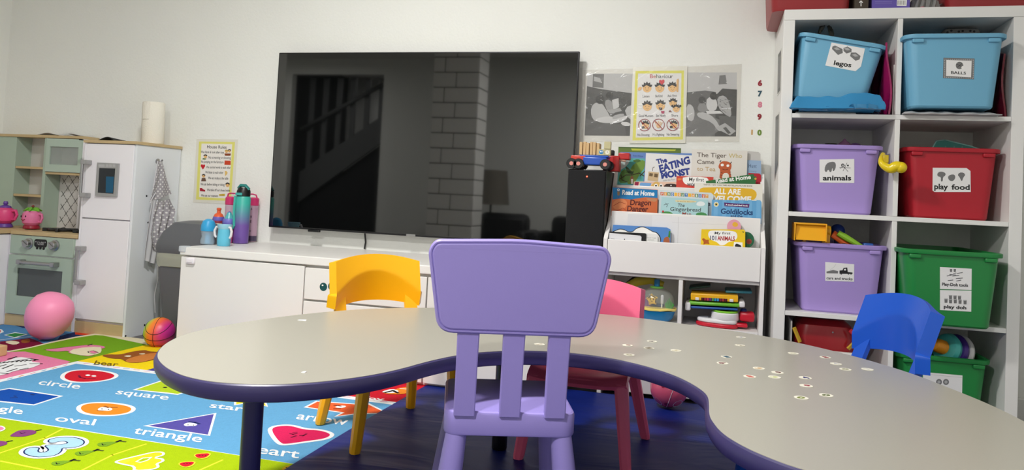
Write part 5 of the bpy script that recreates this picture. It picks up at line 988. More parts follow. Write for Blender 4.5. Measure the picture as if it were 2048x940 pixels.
# front tier
for P, Y_, l, g in (([(1256, 428), (1344, 431), (1342, 520), (1250, 516)], 2.988, 'left of two white paper sheets standing in the front tier', 1), ([(1304, 431), (1463, 437.5), (1462, 520), (1302, 520)], 2.984, 'wide white paper sheet with fold lines standing in the front tier', 2)):
    b_ = Book(Y_, .64, .02, .0008); a = b_.cover(P, (222, 222, 224) if g == 1 else (228, 228, 230)); 
    if g == 2: a.pl([(1357, 434), (1355, 505)], .0008, LGR); a.pl([(1345, 445), (1460, 450)], .0005, LGR)
    bk(a, l, 'paper_sheet', 'paper')
b_ = Book(2.976, .64, .04, .006); a = b_.cover(circ(1468, 453, 14, 26), (222, 160, 180)); a.pp([(1464, 447), (1470, 443), (1477, 448), (1474, 454), (1466, 453)], F((226, 176, 60)), 1, 1); bk(a, 'pink round-edged board book behind 101 Animals', 'board_book')
b_ = Book(2.965, .64, .04, .008); a = b_.cover(circ(1492, 480, 16.5, 28), (36, 98, 66)); a.pp(circ(1498, 483, 5.5, 14), F((150, 60, 50))); a.pl([(1494, 484), (1502, 484)], .0015, F((60, 30, 30))); bk(a, 'dark green round-edged board book right of 101 Animals', 'board_book')
b_ = Book(2.962, .64, .05, .006); a = b_.cover([(1226, 449.5), (1334, 455), (1341, 459), (1340, 515), (1220, 510)], (84, 136, 202)); bk_ = a
def cloud(pts, m_, s_=0): a.pp([(x, y) for x, y in pts], m_, 1, 2)
cloud([(1222, 464), (1232, 460), (1240, 457), (1250, 459), (1256, 463), (1266, 463), (1272, 456), (1286, 452), (1298, 458), (1306, 463), (1314, 464), (1322, 474), (1322, 488), (1222, 488)], BLK); cloud([(1222, 466), (1232, 461.5), (1240, 458.5), (1250, 460.5), (1256, 464.5), (1266, 464.5), (1272, 457.5), (1286, 453.5), (1298, 459.5), (1306, 464.5), (1313, 465.5), (1320, 475), (1320, 488), (1222, 488)], WHT)
a.pp([(1326, 484), (1329, 474), (1339, 473), (1340, 500), (1326, 500)], F((170, 96, 60)), 1, 1); a.pp([(1338, 462), (1341, 462), (1340, 476), (1336, 474)], F((60, 130, 60)))
bk(a, 'blue picture book with a black-outlined white cloud in the front tier')
b_ = Book(2.952, .64, .05, .003); a = b_.cover([(1283, 465.5), (1313, 468.5), (1315.5, 471), (1315, 510), (1280, 510)], (226, 226, 224)); a.ptext('TINY', (1293, 476.5), (1303, 477), (1293, 474.3), GRY); a.ptext('TUNES', (1304, 477), (1312, 477.4), (1304, 474.8), GRY); a.ptext('SONGS', (1296, 480.6), (1308, 481), (1296, 478.6), GRY); bk(a, 'small white booklet with tiny grey text in the front tier', 'booklet')
b_ = Book(2.946, .64, .06, .004); a = b_.cover([(1219, 463), (1290, 466.5), (1292.5, 467.8), (1290, 500), (1216, 498)], (24, 24, 26)); bk(a, 'thin black tablet standing behind the white one in the front tier', 'tablet', 'tablet')
b_ = Book(2.940, .64, .06, .007); a = b_.cover([(1219, 465.8), (1280, 471.2), (1283, 474), (1281, 505), (1215, 502)], (216, 216, 220)); a.pl([(1222, 477.5), (1229, 478)], .0012, GRY); a.pp(circ(1249, 478.5, 1.2, 10), DKG); bk(a, 'white rounded tablet at the left end of the front tier', 'tablet', 'tablet')
b_ = Book(2.944, .64, .05, .014); a = b_.cover([(1403, 458.5), (1487, 459), (1490.5, 462), (1490, 515), (1400, 512)], (236, 200, 32)); cloud([(1417, 463), (1424, 460.5), (1466, 461.5), (1474, 466), (1475, 476), (1468, 482), (1456, 484), (1450, 490), (1440, 491), (1434, 484), (1422, 480), (1416, 472)], WHT)
a.ptext('My first', (1429, 468.5), (1461, 469), (1429.6, 463.2), DKG, .01); a.ptext('101', (1420, 480), (1432.6, 480.5), (1420, 471), F((30, 40, 90)), .02); a.ptext('ANIMALS', (1434.6, 480.5), (1469.5, 481.5), (1434.8, 471.8), F((170, 30, 40)), .03)
cloud([(1403, 478), (1408, 476), (1412, 480), (1418, 479), (1417, 484), (1420, 489), (1412, 487), (1406, 490), (1408, 484)], F((176, 90, 30))); a.pp([(1468, 484), (1485, 485), (1485, 500), (1466, 500)], WHT); cloud([(1469, 492), (1472, 487), (1476, 488), (1483, 491), (1482, 497), (1473, 497)], BLK); a.pp([(1484, 463), (1488, 463), (1487, 466)], F((60, 80, 40)))
bk(a, 'yellow board book My first 101 Animals in the front tier', 'board_book')
# ------------------------------------------------------------------ toys in the bookcase cubbies
CZ = .2905
def P3(px, py, Y): return at(px, py, Y=Y)
fb_ = P3(1311, 640, 3.0); aq = thing('toy_aquarium', 'toy fish bowl with blue base, clear dome and smiling starfish in the left cubby', 'toy aquarium', (fb_.x, 3.0, CZ+.001))
bb_ = plast((18, 120, 176), .35); ax = lambda px, py: (P3(px, py, 3.0).x-fb_.x, P3(px, py, 3.0).z-CZ-.001)
m_ = MB(); m_.loft([[(x, y, z) for x, y in rrect(w_, d_, r_, 8)] for w_, d_, r_, z in ((.105, .085, .04, 0), (.13, .1, .045, .012), (.142, .112, .05, .03), (.15, .118, .05, .042))], bb_); m_.build('base', aq)
m_ = MB(); m_.loft([[(x, y, z+.002*math.sin(i*.9)) for i, (x, y) in enumerate(rrect(w_, d_, .055, 8))] for w_, d_, z in ((.148, .116, .0425), (.156, .124, .044), (.156, .124, .049), (.146, .114, .051))], plast((240, 216, 120), .4)); m_.build('rim', aq)
dm = mat('clear_dome', (205, 212, 205), .06, alpha=.22); m_ = MB(); m_.loft([[(x*k_, y*k_, z) for x, y in rrect(.138, .106, .05, 8)] for k_, z in ((1, .0515), (1.0, .075), (.93, .096), (.76, .112), (.5, .121), (.3, .123))], dm); m_.build('dome', aq)
m_ = MB(); m_.lathe([(.024, .1235), (.027, .1255), (.027, .129), (.02, .131)], plast((130, 205, 90), .35), 24); m_.build('ring', aq); MB().lathe([(.011, .1312), (.0105, .158)], bb_, 20).build('plunger', aq)
sm = plast((246, 196, 60), .35); m_ = MB(); S = []
for i in range(10): t = math.pi/2+i*math.pi/5+.15; r_ = .027 if i % 2 == 0 else .014; S.append((-.014+r_*math.cos(t), .081+r_*math.sin(t)))
S = smooth(S, 2); m_.prism(S, -.008, .008, sm, .004, T=Matrix(((1, 0, 0, 0), (0, 0, -1, -.028), (0, 1, 0, 0), (0, 0, 0, 1)))); m_.build('starfish', aq)
m_ = MB(); [m_.ball((x, -.037, .084), (.0022, .001, .003), BLK, 8) for x in (-.021, -.009)]; m_.tube([(-.018, -.0368, .077), (-.015, -.0372, .0755), (-.012, -.0368, .077)], .0009, BLK, 6); m_.build('starfish_face', aq)
m_ = MB()
for i in range(5): m_.tube([(-.045+i*.006, -.01, .05), (-.05+i*.007, -.014, .07), (-.047+i*.005, -.012, .094-i*.004)], [.005, .004, .002], plast((120, 70, 140), .4), 8)
m_.build('purple_coral', aq); m_ = MB()
for i in range(5): m_.tube([(.043+i*.004, -.02, .05), (.038+i*.007, -.022, .066), (.04+i*.005, -.02, .092-abs(i-2)*.008)], [.004, .004, .001], plast((60, 150, 60), .4), 8)
m_.build('seaweed', aq); m_ = MB(); m_.box(.018, .03, -.03, -.018, .066, .102, plast((225, 225, 228), .3), .005); m_.box(.02, .026, -.026, -.02, .05, .068, plast((225, 225, 228), .3), .002); m_.build('white_post', aq)
MB().box(-.035, .03, -.01, .02, .0515, .062, plast((24, 50, 120), .4), .005).build('inner_platform', aq)
yt = thing('toy_shaver', 'yellow and green curved toy with a black back behind the toy fish bowl', 'toy', (P3(1280, 600, 3.08).x, 3.085, CZ+.001)); yo = P3(1280, 600, 3.1); oy = plast((196, 180, 50), .4)
m_ = MB(); m_.tube([(-.075, 0, .012), (-.072, 0, .06), (-.055, -.01, .105), (-.015, -.01, .135), (.04, 0, .145), (.09, 0, .13)], [.022, .024, .022, .018, .016, .012], oy, 16); m_.build('toy_body', yt)
m_ = MB(); m_.tube([(-.07, .016, .10), (-.03, .016, .138), (.04, .02, .155)], .014, BLACKP, 12); m_.build('back_grip', yt); MB().box(-.068, -.036, -.036, -.022, .085, .11, plast((50, 120, 60), .35), .004).build('green_panel', yt); MB().ball((-.105, 0, .075), .018, oy, 16).build('side_knob', yt)
MB().tube([(-.09, 0, .075), (-.07, 0, .08)], .008, oy).build('knob_stem', yt)
# right cubby pile
gt = P3(1440, 635, 2.99); g_ = thing('toy_guitar', 'white and red toy guitar with a green disc, bottom of the right cubby pile', 'toy guitar', (gt.x, 3.0, CZ+.001)); wp = plast((228, 228, 230), .3); rp2 = plast((196, 24, 48), .35)
body = smooth([(-.085, -.03), (-.05, -.055), (.02, -.07), (.06, -.06), (.07, -.02), (.06, .03), (.0, .05), (-.06, .03), (-.09, 0)], 2)
MB().prism(body, 0, .014, rp2, .004).build('base', g_); MB().prism(offs(ccw(body), .004), .0142, .03, wp, .006).build('top_shell', g_)
m_ = MB(); m_.lathe([(.05, .028), (.052, .032), (.05, .052), (.047, .055)], wp, 36, T=Tm((.018, -.012, 0))); m_.build('drum', g_); m_ = MB(); m_.lathe([(.046, .0552), (.047, .059), (.044, .062), (.036, .062), (.034, .058), (.02, .058)], plast((130, 200, 60), .3), 36, T=Tm((.018, -.012, 0))); m_.build('disc', g_)
m_ = MB(); m_.box(.07, .125, -.03, .03, .026, .062, rp2, .01); m_.box(.055, .1, -.045, .01, .006, .02, rp2, .005); m_.build('neck', g_); MB().lathe([(.012, 0), (.012, .006), (.007, .01)], plast((30, 50, 120)), 18, T=Tm((.085, -.0, .062))).build('blue_button', g_)
for x in (-.04, -.03): MB().lathe([(.004, 0), (.004, .003)], BLACKP, 10, T=Tm((x, -.02, .03))).build('button', g_)
# books/toys stacked on it
def pileb(lab, name, x0, x1, y0, y1, z0, z1, rgb, tiltx=0, r=.006):
    t_ = thing(name, lab, 'toy', M=Tm(((x0+x1)/2, (y0+y1)/2, z0), (0, tiltx, 0))); w_ = (x1-x0)/2; d_ = (y1-y0)/2
    MB().box(-w_, w_, -d_, d_, 0, z1-z0, plast(rgb, .35), r).build('toy_body', t_); return t_, w_, d_
X_ = lambda px: P3(px, 610, 2.96).x
t_, w_, d_ = pileb('thin blue toy tray between the guitar and the green toy in the right cubby', 'toy_tray', X_(1380), X_(1476), 2.955, 3.1, CZ+.066, CZ+.074, (40, 90, 170), -.03, .003)
t_, w_, d_ = pileb('green and white toy under the yellow piano in the right cubby', 'toy_laptop', X_(1377), X_(1480), 2.95, 3.12, CZ+.079, CZ+.093, (110, 184, 50), -.03, .006)
m_ = MB(); m_.box(-w_-.012, -w_+.008, -d_-.004, d_, -.022, .01, wp, .006); m_.build('white_end', t_); m_ = MB(); m_.box(w_-.004, w_+.018, -d_, d_, -.0, .022, wp, .006); m_.build('white_end', t_)
t_, w_, d_ = pileb('yellow toy piano with rainbow keys on top of the right cubby pile', 'toy_piano', X_(1381), X_(1476), 2.95, 3.08, CZ+.097, CZ+.123, (238, 180, 24), -.03, .004)
kc = [(90, 20, 30), (150, 40, 60), (190, 60, 100), (110, 40, 120), (90, 150, 80), (40, 150, 190), (60, 140, 200), (120, 30, 60), (160, 50, 40), (100, 20, 30)]
a = Art((0, -d_-.0003, .0), (1, 0, 0), (0, -1, 0)); a.add([tuple(a.p(*q, 0)) for q in ((-w_*.55, .001), (w_*.55, .001), (w_*.55, .012), (-w_*.55, .012))], [(0, 1, 2, 3)], BLK); a.build('key_slot', t_)
for i, c_ in enumerate(kc): MB().box(-w_*.53+i*w_*.107, -w_*.53+(i+.8)*w_*.107, -d_-.003, -d_-.0006, .0015, .0115, plast(c_, .3), .0005).build('key', t_)
for sx_ in (-1, 1): MB().box(sx_*w_*.72-.007, sx_*w_*.72+.007, -d_-.004, -d_-.0003, .001, .012, wp, .002).build('corner_button', t_)
t_, w_, d_ = pileb('teal plastic toy bar behind the yellow piano, right side', 'toy_bar', X_(1450), X_(1505), 3.0, 3.13, CZ+.128, CZ+.139, (60, 140, 160), -.05, .005)
t_, w_, d_ = pileb('dark teal flat toy leaning at the top left of the right cubby', 'toy_board', X_(1376), X_(1420), 3.02, 3.14, CZ+.134, CZ+.142, (34, 84, 84), -.18, .003)

# ------------------------------------------------------------------ cube shelf unit
kx0 = .2149; KYF = 2.835; KD = .387; kw = .765
ku = thing('shelf_unit', 'tall white two by four cube shelf unit full of storage bins', 'shelf unit', (kx0+kw/2, KYF+KD/2, 0))
KM = mat('shelf_white', (235, 234, 231), .42, bump=.01)
MB().box(kx0+.001, kx0+kw-.001, KYF, KYF+KD, 1.427, 1.465, KM, .0012).build('top_board', ku, True); MB().box(kx0, kx0+kw, KYF, KYF+KD, 0, .038, KM, .0012).build('bottom_board', ku, True)
for x in (kx0, kx0+kw-.038): MB().box(x, x+.038, KYF+.0005, KYF+KD, .0385, 1.4265, KM, .0012).build('side_panel', ku, True)
for z in (.373, .724, 1.075): MB().box(kx0+.0385, kx0+kw-.0385, KYF+.0008, KYF+KD, z, z+.016, KM, .001).build('shelf', ku, True)
for k_ in range(4): MB().box(kx0+.3745, kx0+.3905, KYF+.0012, KYF+KD, (.0385, .3895, .7405, 1.0915)[k_], (.3725, .7235, 1.0745, 1.4265)[k_], KM, .001).build('divider', ku, True)
for P, l in (([(1556, 108), (1562.5, 96), (1560.5, 183), (1554.5, 192)], 'dark photo taped high on the left side of the cube shelf unit'), ([(1551, 232), (1558, 224), (1556.5, 330), (1549, 362)], 'dark photo taped lower on the left side of the cube shelf unit')):
    a = Art((kx0-.0012, 0, 0), (0, -1, 0), (-1, 0, 0), .00003); Q = [a.uv(*q) for q in P]; slab(a, Q, .0006, mat('photo_laminate', (1, 1, 1))); a.poly(offs(ccw(Q), .008), G(90)); a.poly(offs(ccw(Q), .03), G(140)); tag(a.build('side_photo'), l, 'photo')
def tub(lab, rgb, pxl, pxr, pyr, zf, h, W=.305, roll=0, Yf=None, xc=None, inner_=None, d=None, rough=.42):
    if Yf is None:
        u0 = ray(pxl, pyr); u1 = ray(pxr, pyr); Yf = W/(u1.x/u1.y-u0.x/u0.y); Yf = max(2.70, min(2.85, Yf))
    xl = at(pxl, pyr, Y=Yf).x; xr = at(pxr, pyr, Y=Yf).x; W = xr-xl if not roll else W; d = d or 3.20-Yf
    xc = (xl+xr)/2 if xc is None else xc
    M = Tm((xc, Yf+d/2, zf), (0, roll, 0)); t_ = thing('storage_bin', lab, 'storage bin', M=M, group='coloured storage bins in the shelf unit'); m = plast(rgb, rough)
    def R(w_, d__, z, r): return [(x, y, z) for x, y in rrect(w_, d__, r, 7)]
    m_ = MB(); wb, wt_ = W*.80, W*.925; db, dt = d-.05, d-.018
    m_.loft([R(wb-.01, db-.01, 0, .025), R(wb, db, .006, .03), R(wt_, dt, h-.016, .034), R(wt_, dt, h-.014, .034), R(W-.002, d-.002, h-.0145, .038), R(W, d, h-.011, .038), R(W, d, h-.002, .038), R(W-.006, d-.006, h, .036), R(wt_-.008, dt-.008, h, .03), R(wt_-.01, dt-.01, h-.006, .03), R(wb-.01, db-.01, .01, .025)], m); m_.build('bin_body', t_, ang=30)
    for sx_ in (-1, 1): MB().box(sx_*wt_*.39-.018, sx_*wt_*.39+.018, -d/2+.001, -d/2+.02, h-.03, h-.0155, m, .004).build('clip', t_)
    n = V((0, -(h-.022), -(dt-db)/2)); n = (M.to_3x3() @ V((0, -1, -(dt-db)/2/(h-.022)))).normalized(); O = M @ V((0, -db/2-(dt-db)/2*.5-.0012, h*.5))
    t_['_']=0; del t_['_']
    return t_, (lambda: Art(O, M.to_3x3() @ V((1, 0, 0)), n, .00003)), Yf
LB = (112, 176, 208); LP = (170, 146, 214); RD = (176, 18, 38); GR = (28, 132, 62)
def card(a, P, par, name='label_card'):
    slab(a, [a.uv(*q) for q in P], .0005, CARD); return a
# row one
t1, f1, Y1 = tub('pale blue legos bin tilted on a blue bag, top left of the shelf unit', LB, 1612, 1793, 60, 1.131, .232, W=.298, roll=.185, Yf=2.83, xc=at(1658, 200, Y=2.83).x)
a = f1(); card(a, [(1663, 85), (1730, 97), (1722, 133), (1711, 142.5), (1650.5, 131)], t1)
for P in (((1665, 93), (1670, 91), (1685, 98), (1685.5, 106), (1676, 110), (1664, 98)), ((1687, 96), (1695, 93), (1703, 98), (1703, 104), (1693, 107), (1687, 102)), ((1702, 105), (1712, 105), (1721, 112), (1719, 119), (1711, 121.5), (1700, 112))): a.pp(P, GRY); c_x = sum(q[0] for q in P)/6; c_y = sum(q[1] for q in P)/6; a.pp([(c_x-7, c_y-3), (c_x, c_y-5), (c_x+6, c_y), (c_x-1, c_y+1)], LGR)
a.ptext('legos', (1667, 129.5), (1702, 134.5), (1669, 120.5), BLK, .03); a.build('label_card', t1, True)
t2, f2, Y2 = tub('pale blue balls bin standing level on papers, top right of the shelf unit', LB, 1809, 2021, 74, 1.113, .246, W=.315)
a = f2(); slab(a, [a.uv(*q) for q in ((1887, 115.5), (1949, 117), (1947.5, 158.5), (1886, 156))], .0005, GRY)
for k_ in range(16): a.pp(circ(1890+k_*3.75, 118.4+k_*.1, 1.1, 6), LGR, 0 if k_ else 1); a.pp(circ(1889.5+k_*3.7, 154.5+k_*.12, 1.1, 6), LGR, 0)
for k_ in range(10): a.pp(circ(1889.3, 121+k_*3.6, 1.1, 6), LGR, 0); a.pp(circ(1946.6, 122+k_*3.6, 1.1, 6), LGR, 0)
a.pp([(1892.5, 120), (1943.5, 121.5), (1942, 154.5), (1892, 152)], CARD); a.pp(circ(1919, 131, 7.5, 20), GRY); a.pl([(1913, 128), (1925, 134)], .0015, DKG); a.pl([(1914, 135), (1924, 127)], .0015, DKG); a.pp(circ(1925.5, 135, 3, 14), WHT); a.ptext('BALLS', (1902, 147.5), (1932, 149), (1902, 142), BLK, .02); a.build('label_card', t2, True)
# row two
t3, f3, Y3 = tub('lilac animals bin in the second row, with a yellow toy handle beside it', LP, 1586, 1770, 299, .7405, .243)
a = f3(); card(a, [(1639, 319), (1708.5, 318), (1708.5, 366), (1639, 365)], t3); a.pp([(1649, 343), (1650, 332), (1656, 325), (1668, 323), (1672, 328), (1671, 338), (1666, 344), (1664.5, 334), (1663, 344), (1659, 344), (1658, 340), (1655, 340), (1654, 344)], GRY, 1, 1)
for P in (((1679, 335), (1701, 336)), ((1686, 342), (1694, 326)), ((1684, 330), (1696, 343)), ((1680, 337), (1690, 331))): a.pl(P, .0014, BLK)
a.pp(circ(1685.5, 330.5, 3.4, 14), BLK); a.pp(circ(1685.8, 331, 2.2, 12), LGR); a.pp(circ(1695.8, 331, 1.8, 10), BLK)
a.ptext('animals', (1645.5, 360.5), (1702.5, 360.5), (1645.5, 350.5), BLK, .032); a.build('label_card', t3, True)
t4, f4, Y4 = tub('red play food bin in the second row, with a teal board sticking out', RD, 1808, 2008, 308, .7405, .243)
a = f4(); card(a, [(1865.5, 335.5), (1933, 336), (1941, 342), (1941.5, 384), (1869, 384), (1865, 381)], t4)
a.pp([(1874, 349), (1877, 344), (1884, 343), (1891, 346), (1891, 351), (1886, 354), (1885.5, 363), (1881.5, 363), (1882, 354), (1876, 353)], GRY, 1, 1); a.pp([(1896.5, 352), (1902, 349), (1909, 349), (1911, 355), (1907, 362), (1900, 362), (1896, 357)], GRY, 1, 1); a.pp([(1915, 350), (1919, 345), (1927, 345), (1931, 350), (1927, 354), (1923.5, 364), (1919, 354)], GRY, 1, 1)
a.ptext('play', (1868.5, 378), (1896, 379), (1868.5, 367), BLK, .03); a.ptext('food', (1903, 379), (1939.5, 379.5), (1903, 368.5), BLK, .03); a.build('label_card', t4, True)
# row three
t5, f5, Y5 = tub('lilac cars and trucks bin heaped with toy vehicles, third row', LP, 1590, 1778, 500, .3895, .245)
a = f5(); card(a, [(1650.5, 524), (1708.5, 528.5), (1708, 563.5), (1650.5, 561.5)], t5); a.pp([(1653, 543), (1666, 540), (1676, 542), (1676, 547), (1653, 546.5)], GRY); a.pp([(1679, 546.5), (1679, 541), (1685, 540.5), (1687, 536), (1694.5, 535), (1695.5, 544), (1705, 545), (1705, 548), (1679, 547.5)], BLK); a.pp([(1688, 538), (1692, 537.5), (1692, 541), (1688, 541)], CARD); [a.pp(circ(x, 547.5, 1.8, 10), DKG) for x in (1682.5, 1697, 1702)]
a.pl([(1660, 540), (1668, 534), (1672, 528)], .0006, LGR); a.ptext('cars and trucks', (1653, 558.5), (1705, 560.5), (1653, 553), BLK, .02); a.build('label_card', t5, True)
t6, f6, Y6 = tub('green play doh bin with two stacked labels, third row right', GR, 1803, 2014, 512, .3895, .247, rough=.36)
a = f6(); card(a, [(1880, 534), (1943.5, 537.5), (1943, 580), (1880, 578)], t6)
for x, y in ((1902, 541), (1909.5, 541)): a.pp([(x-2.5, y-3), (x+2.5, y-3), (x+2, y+3), (x-2, y+3)], GRY)
for P in (((1894, 552), (1903, 550)), ((1907, 547), (1912, 546)), ((1914, 547), (1925, 545)), ((1896, 561), (1906, 560)), ((1912, 557), (1925, 556)), ((1913, 562), (1922, 560)), ((1899, 549), (1911, 550)), ((1905, 552), (1918, 551))): a.pl(P, .002, DKG)
a.ptext('Play-Doh tools', (1884, 571), (1936, 573.5), (1884, 565), BLK, .03); a.build('label_card', t6, True)
a = f6(); card(a, [(1880, 580), (1943, 581.5), (1942.5, 623.5), (1880, 620)], t6)
for x, y in ((1901, 595), (1910, 595.5), (1919, 596), (1892, 602), (1901, 603), (1910.5, 603), (1920, 604), (1930, 605)): a.pp([(x-3.2, y-4), (x+3.2, y-4), (x+2.8, y+3.5), (x-2.8, y+3.5)], GRY); a.pp([(x-3.5, y-5), (x+3.5, y-5), (x+3.5, y-3.4), (x-3.5, y-3.4)], LGR)
a.ptext('play doh', (1887.5, 616), (1932.5, 618.5), (1887.5, 609.5), BLK, .03); a.build('label_card', t6, True)
# row four, right
t8, f8, Y8 = tub('green bin in the bottom row holding the ring stacker', GR, 1792, 1987, 727, .0385, .236)
a = f8(); card(a, [(1846, 744), (1925, 751), (1924, 800), (1846, 800)], t8)
for x in (1878, 1892): a.pp(circ(x, 764, 6, 16), GRY); a.pp(circ(x, 764, 3.2, 12), LGR)
a.pl([(1848, 748), (1924, 755)], .0008, LGR); a.build('label_card', t8, True)
# ------------------------------------------------------------------ other things in the cube shelf
def crumple(nm, lab, cat, x0, x1, y0, y1, z0, h, m, seed=0, nu=34, nv=16, parts=None):
    def fn(u, v):
        e_ = min(1, 7*min(u, 1-u), 5*min(v, 1-v)); n_ = .5+.5*math.sin(u*17+seed+3*math.sin(v*9+seed)); n2 = math.sin(u*41+v*23+seed*2)
        return (x0+(x1-x0)*u+.004*math.sin(v*30+seed), y0+(y1-y0)*v+.006*math.sin(u*30+seed), z0+h*(.15+.85*e_**.6)*(.75+.2*n_+.06*n2))
    m_ = MB(); m_.sheet(fn, nu, nv, m, lambda u, v: fn(u, v)[2]-z0+.0); return tag(m_.build(nm, ang=25), lab, cat)
bag = mat('blue_plastic_bag', (52, 138, 190), .22, coat=.3); c1a, c1b = kx0+.0395, kx0+.3735; c2a, c2b = kx0+.392, kx0+kw-.0395
xL = at(1581, 205, Y=2.83).x; xR = at(1768, 210, Y=2.83).x
def bluebag(u, v):
    f_ = max(0, 1-v*7); e_ = min(1, 9*min(u, 1-u)+.25, 14*v+.1, 6*(1-v)); h_ = .034 + f_*0 + (.024+.030*u+.008*math.sin(u*9+1)+.004*math.sin(u*19+v*12))*max(0, min(1, 1.25-v*9)) + .002*math.sin(u*31+v*19)
    return (c1a-.012+(xR-c1a+.012)*u+.004*math.sin(v*30), 2.798+.34*v+.005*math.sin(u*8), 1.0985+max(.003, h_*e_))
m_ = MB(); m_.sheet(bluebag, 60, 40, bag, lambda u, v: bluebag(u, v)[2]-1.0983); tag(m_.build('plastic_bag', ang=20), 'crumpled bright blue plastic bag squashed under the tilted legos bin', 'bag')
tag(MB().box(c1a+.012, at(1712, 222, Y=2.85).x, 2.85, 3.12, 1.0915, 1.0975, mat('paper_stack', (206, 204, 200), .7), .001).build('paper_stack'), 'thin stack of white paper under the blue plastic bag', 'paper')
mgb = mat('magenta_plastic_bag', (160, 20, 90), .2, coat=.4); crb = mat('crimson_plastic_bag', (120, 14, 40), .25, coat=.3)
def hangbag(x0, x1, y0, y1, z0, z1, m, lab, seed):
    m_ = MB()
    def fn(u, v): return ((x0+x1)/2+(x1-x0)*.5*math.sin(u*9+v*5+seed)*.5-(x1-x0)*.3*(v-.5), y0+(y1-y0)*u, z0+(z1-z0)*v*(1-.06*math.sin(u*7+seed)))
    m_.sheet(fn, 20, 20, m, .006); return tag(m_.build('plastic_bag'), lab, 'bag')
hangbag(.556, .584, 2.845, 3.12, 1.094, 1.345, mgb, 'shiny magenta bag pushed between the legos bin and the divider', 0)
hangbag(.918, .938, 2.86, 3.14, 1.094, 1.32, crb, 'dark crimson bag pushed in right of the balls bin', 2)
for x, l in ((.5868, 'grey papers standing against the divider beside the magenta bag'),): tag(MB().box(x-.0025, x+.0015, 2.86, 3.1, 1.0925, 1.27, mat('paper_stack', (1, 1, 1)), .0005).build('paper_stack'), l, 'paper')
crumple('paper_stack', 'crumpled grey and white papers squashed under the balls bin', 'paper', c2a+.004, .905, 2.80, 3.15, 1.0915, .019, mat('crumpled_paper', (190, 190, 190), .7), 3)
q = P3(1690, 290, 2.98); td = thing('toy_creature', 'purple plush toy creature peeking over the lilac animals bin', 'toy', (q.x, 2.99, .93))
m_ = MB(); pl_ = mat('plum_plush', (126, 84, 120), .9); m_.lathe([(.03, 0), (.052, .015), (.05, .04), (.03, .062), (.008, .08), (.002, .088)], pl_, 24); m_.build('toy_body', td)
MB().ball((.038, .01, .052), (.028, .02, .022), mat('violet_plush', (104, 70, 126), .9), 18).build('head', td); MB().tube([(-.02, -.02, .04), (-.055, -.02, .044)], .012, pl_).build('arm', td)
q = P3(1662, 293, 2.93); m_ = MB(); m_.lathe([(.002, 0), (.027, .002), (.03, .006), (.027, .010), (.002, .012)], plast((150, 150, 70), .5), 28, T=Tm((q.x, 2.93, .977))); m_.lathe([(.02, 0), (.022, .004), (.002, .005)], BLACKP, 24, T=Tm((q.x, 2.93, .989))); m_.lathe([(.026, -.03), (.026, 0)], BLACKP, 24, T=Tm((q.x, 2.93, .977)))
tag(m_.build('toy_disc'), 'olive green disc with a black cap on top of the animals bin', 'toy')
yh = thing('toy_hook', 'shiny yellow toy hook wedged between the animals bin and the divider', 'toy', (P3(1785, 330, 2.81).x, 2.81, .93)); yp = plast((236, 208, 30), .25); Q = [P3(*q_) for q_ in ((1766, 309, 2.858), (1760, 322, 2.80), (1766, 331, 2.795), (1782, 339, 2.79), (1792, 331, 2.785), (1802, 335, 2.785))]
m_ = MB(); m_.tube(smooth([tuple(v) for v in Q], 2, False), [.009]*8+[.016]*20, yp, 14) if False else m_.tube(smooth([tuple(v) for v in Q], 2, False), [.008+.009*min(1, max(0, (i-6)/8)) for i in range(len(smooth([tuple(v) for v in Q], 2, False)))], yp, 16); m_.build('toy_body', yh, True)
MB().ball(tuple(Q[-1]), .019, yp, 20).build('hook_end', yh, True); a_ = P3(1774, 318, 2.80); MB().box(a_.x-.012, a_.x+.006, 2.80, 2.815, a_.z-.014, a_.z+.014, plast((206, 180, 30), .35), .003).build('hook_tab', yh, True)
# teal board in the play food bin
a = Art((0, 2.99, .98), (1, 0, 0), V((0, -1, .1)), .0004); te = plast((24, 112, 104), .4); Q = [a.uv(*q) for q in ((1858, 318), (1864, 295), (1872, 281), (1890, 278.5), (1945, 292), (1968, 300), (1979, 312), (1981, 330), (1860, 335))]; slab(a, Q, .005, plast((120, 170, 165), .4)); a.poly(offs(ccw(Q), .004), te)
for x in (1893, 1910, 1926): a.pp([(x-4, 293), (x, 291), (x+2, 318), (x-5, 318)], F((84, 130, 126)), 1, 1)
tag(a.build('teal_board'), 'teal rounded plastic board standing in the red play food bin', 'toy')
# vehicles over the cars and trucks bin
yb = plast((240, 172, 20), .3); dg = thing('toy_digger', 'yellow toy loader with a raised scoop on the cars and trucks bin', 'toy digger', (P3(1625, 490, 2.86).x, 2.9, .60)); m_ = MB()
p0 = P3(1590, 446, 2.86); p1_ = P3(1650, 482, 2.86)
m_.add([(p0.x, 2.86, p0.z), (p1_.x, 2.86, p0.z), (p1_.x, 2.84, p1_.z), (p0.x+.004, 2.84, p1_.z), (p0.x, 2.93, p0.z-.004), (p1_.x, 2.93, p0.z-.004), (p1_.x, 2.93, p1_.z+.01), (p0.x+.004, 2.93, p1_.z+.01)], [(0, 1, 2, 3), (5, 4, 7, 6), (4, 5, 1, 0), (3, 2, 6, 7), (0, 3, 7, 4), (1, 5, 6, 2)], yb)
m_.box(p0.x-.004, p1_.x+.004, 2.845, 2.855, p0.z-.003, p0.z+.003, yb, .001); m_.box(p0.x-.003, p0.x+.001, 2.838, 2.94, p1_.z-.003, p0.z+.002, yb, .001); m_.box(p1_.x-.001, p1_.x+.003, 2.838, 2.94, p1_.z-.003, p0.z+.002, yb, .001); m_.build('scoop', dg, True)
for px in (1608, 1647): x = P3(px, 490, 2.88).x; MB().box(x-.006, x+.006, 2.875, 2.887, .56, p1_.z+.006, yb, .002).build('arm', dg, True)
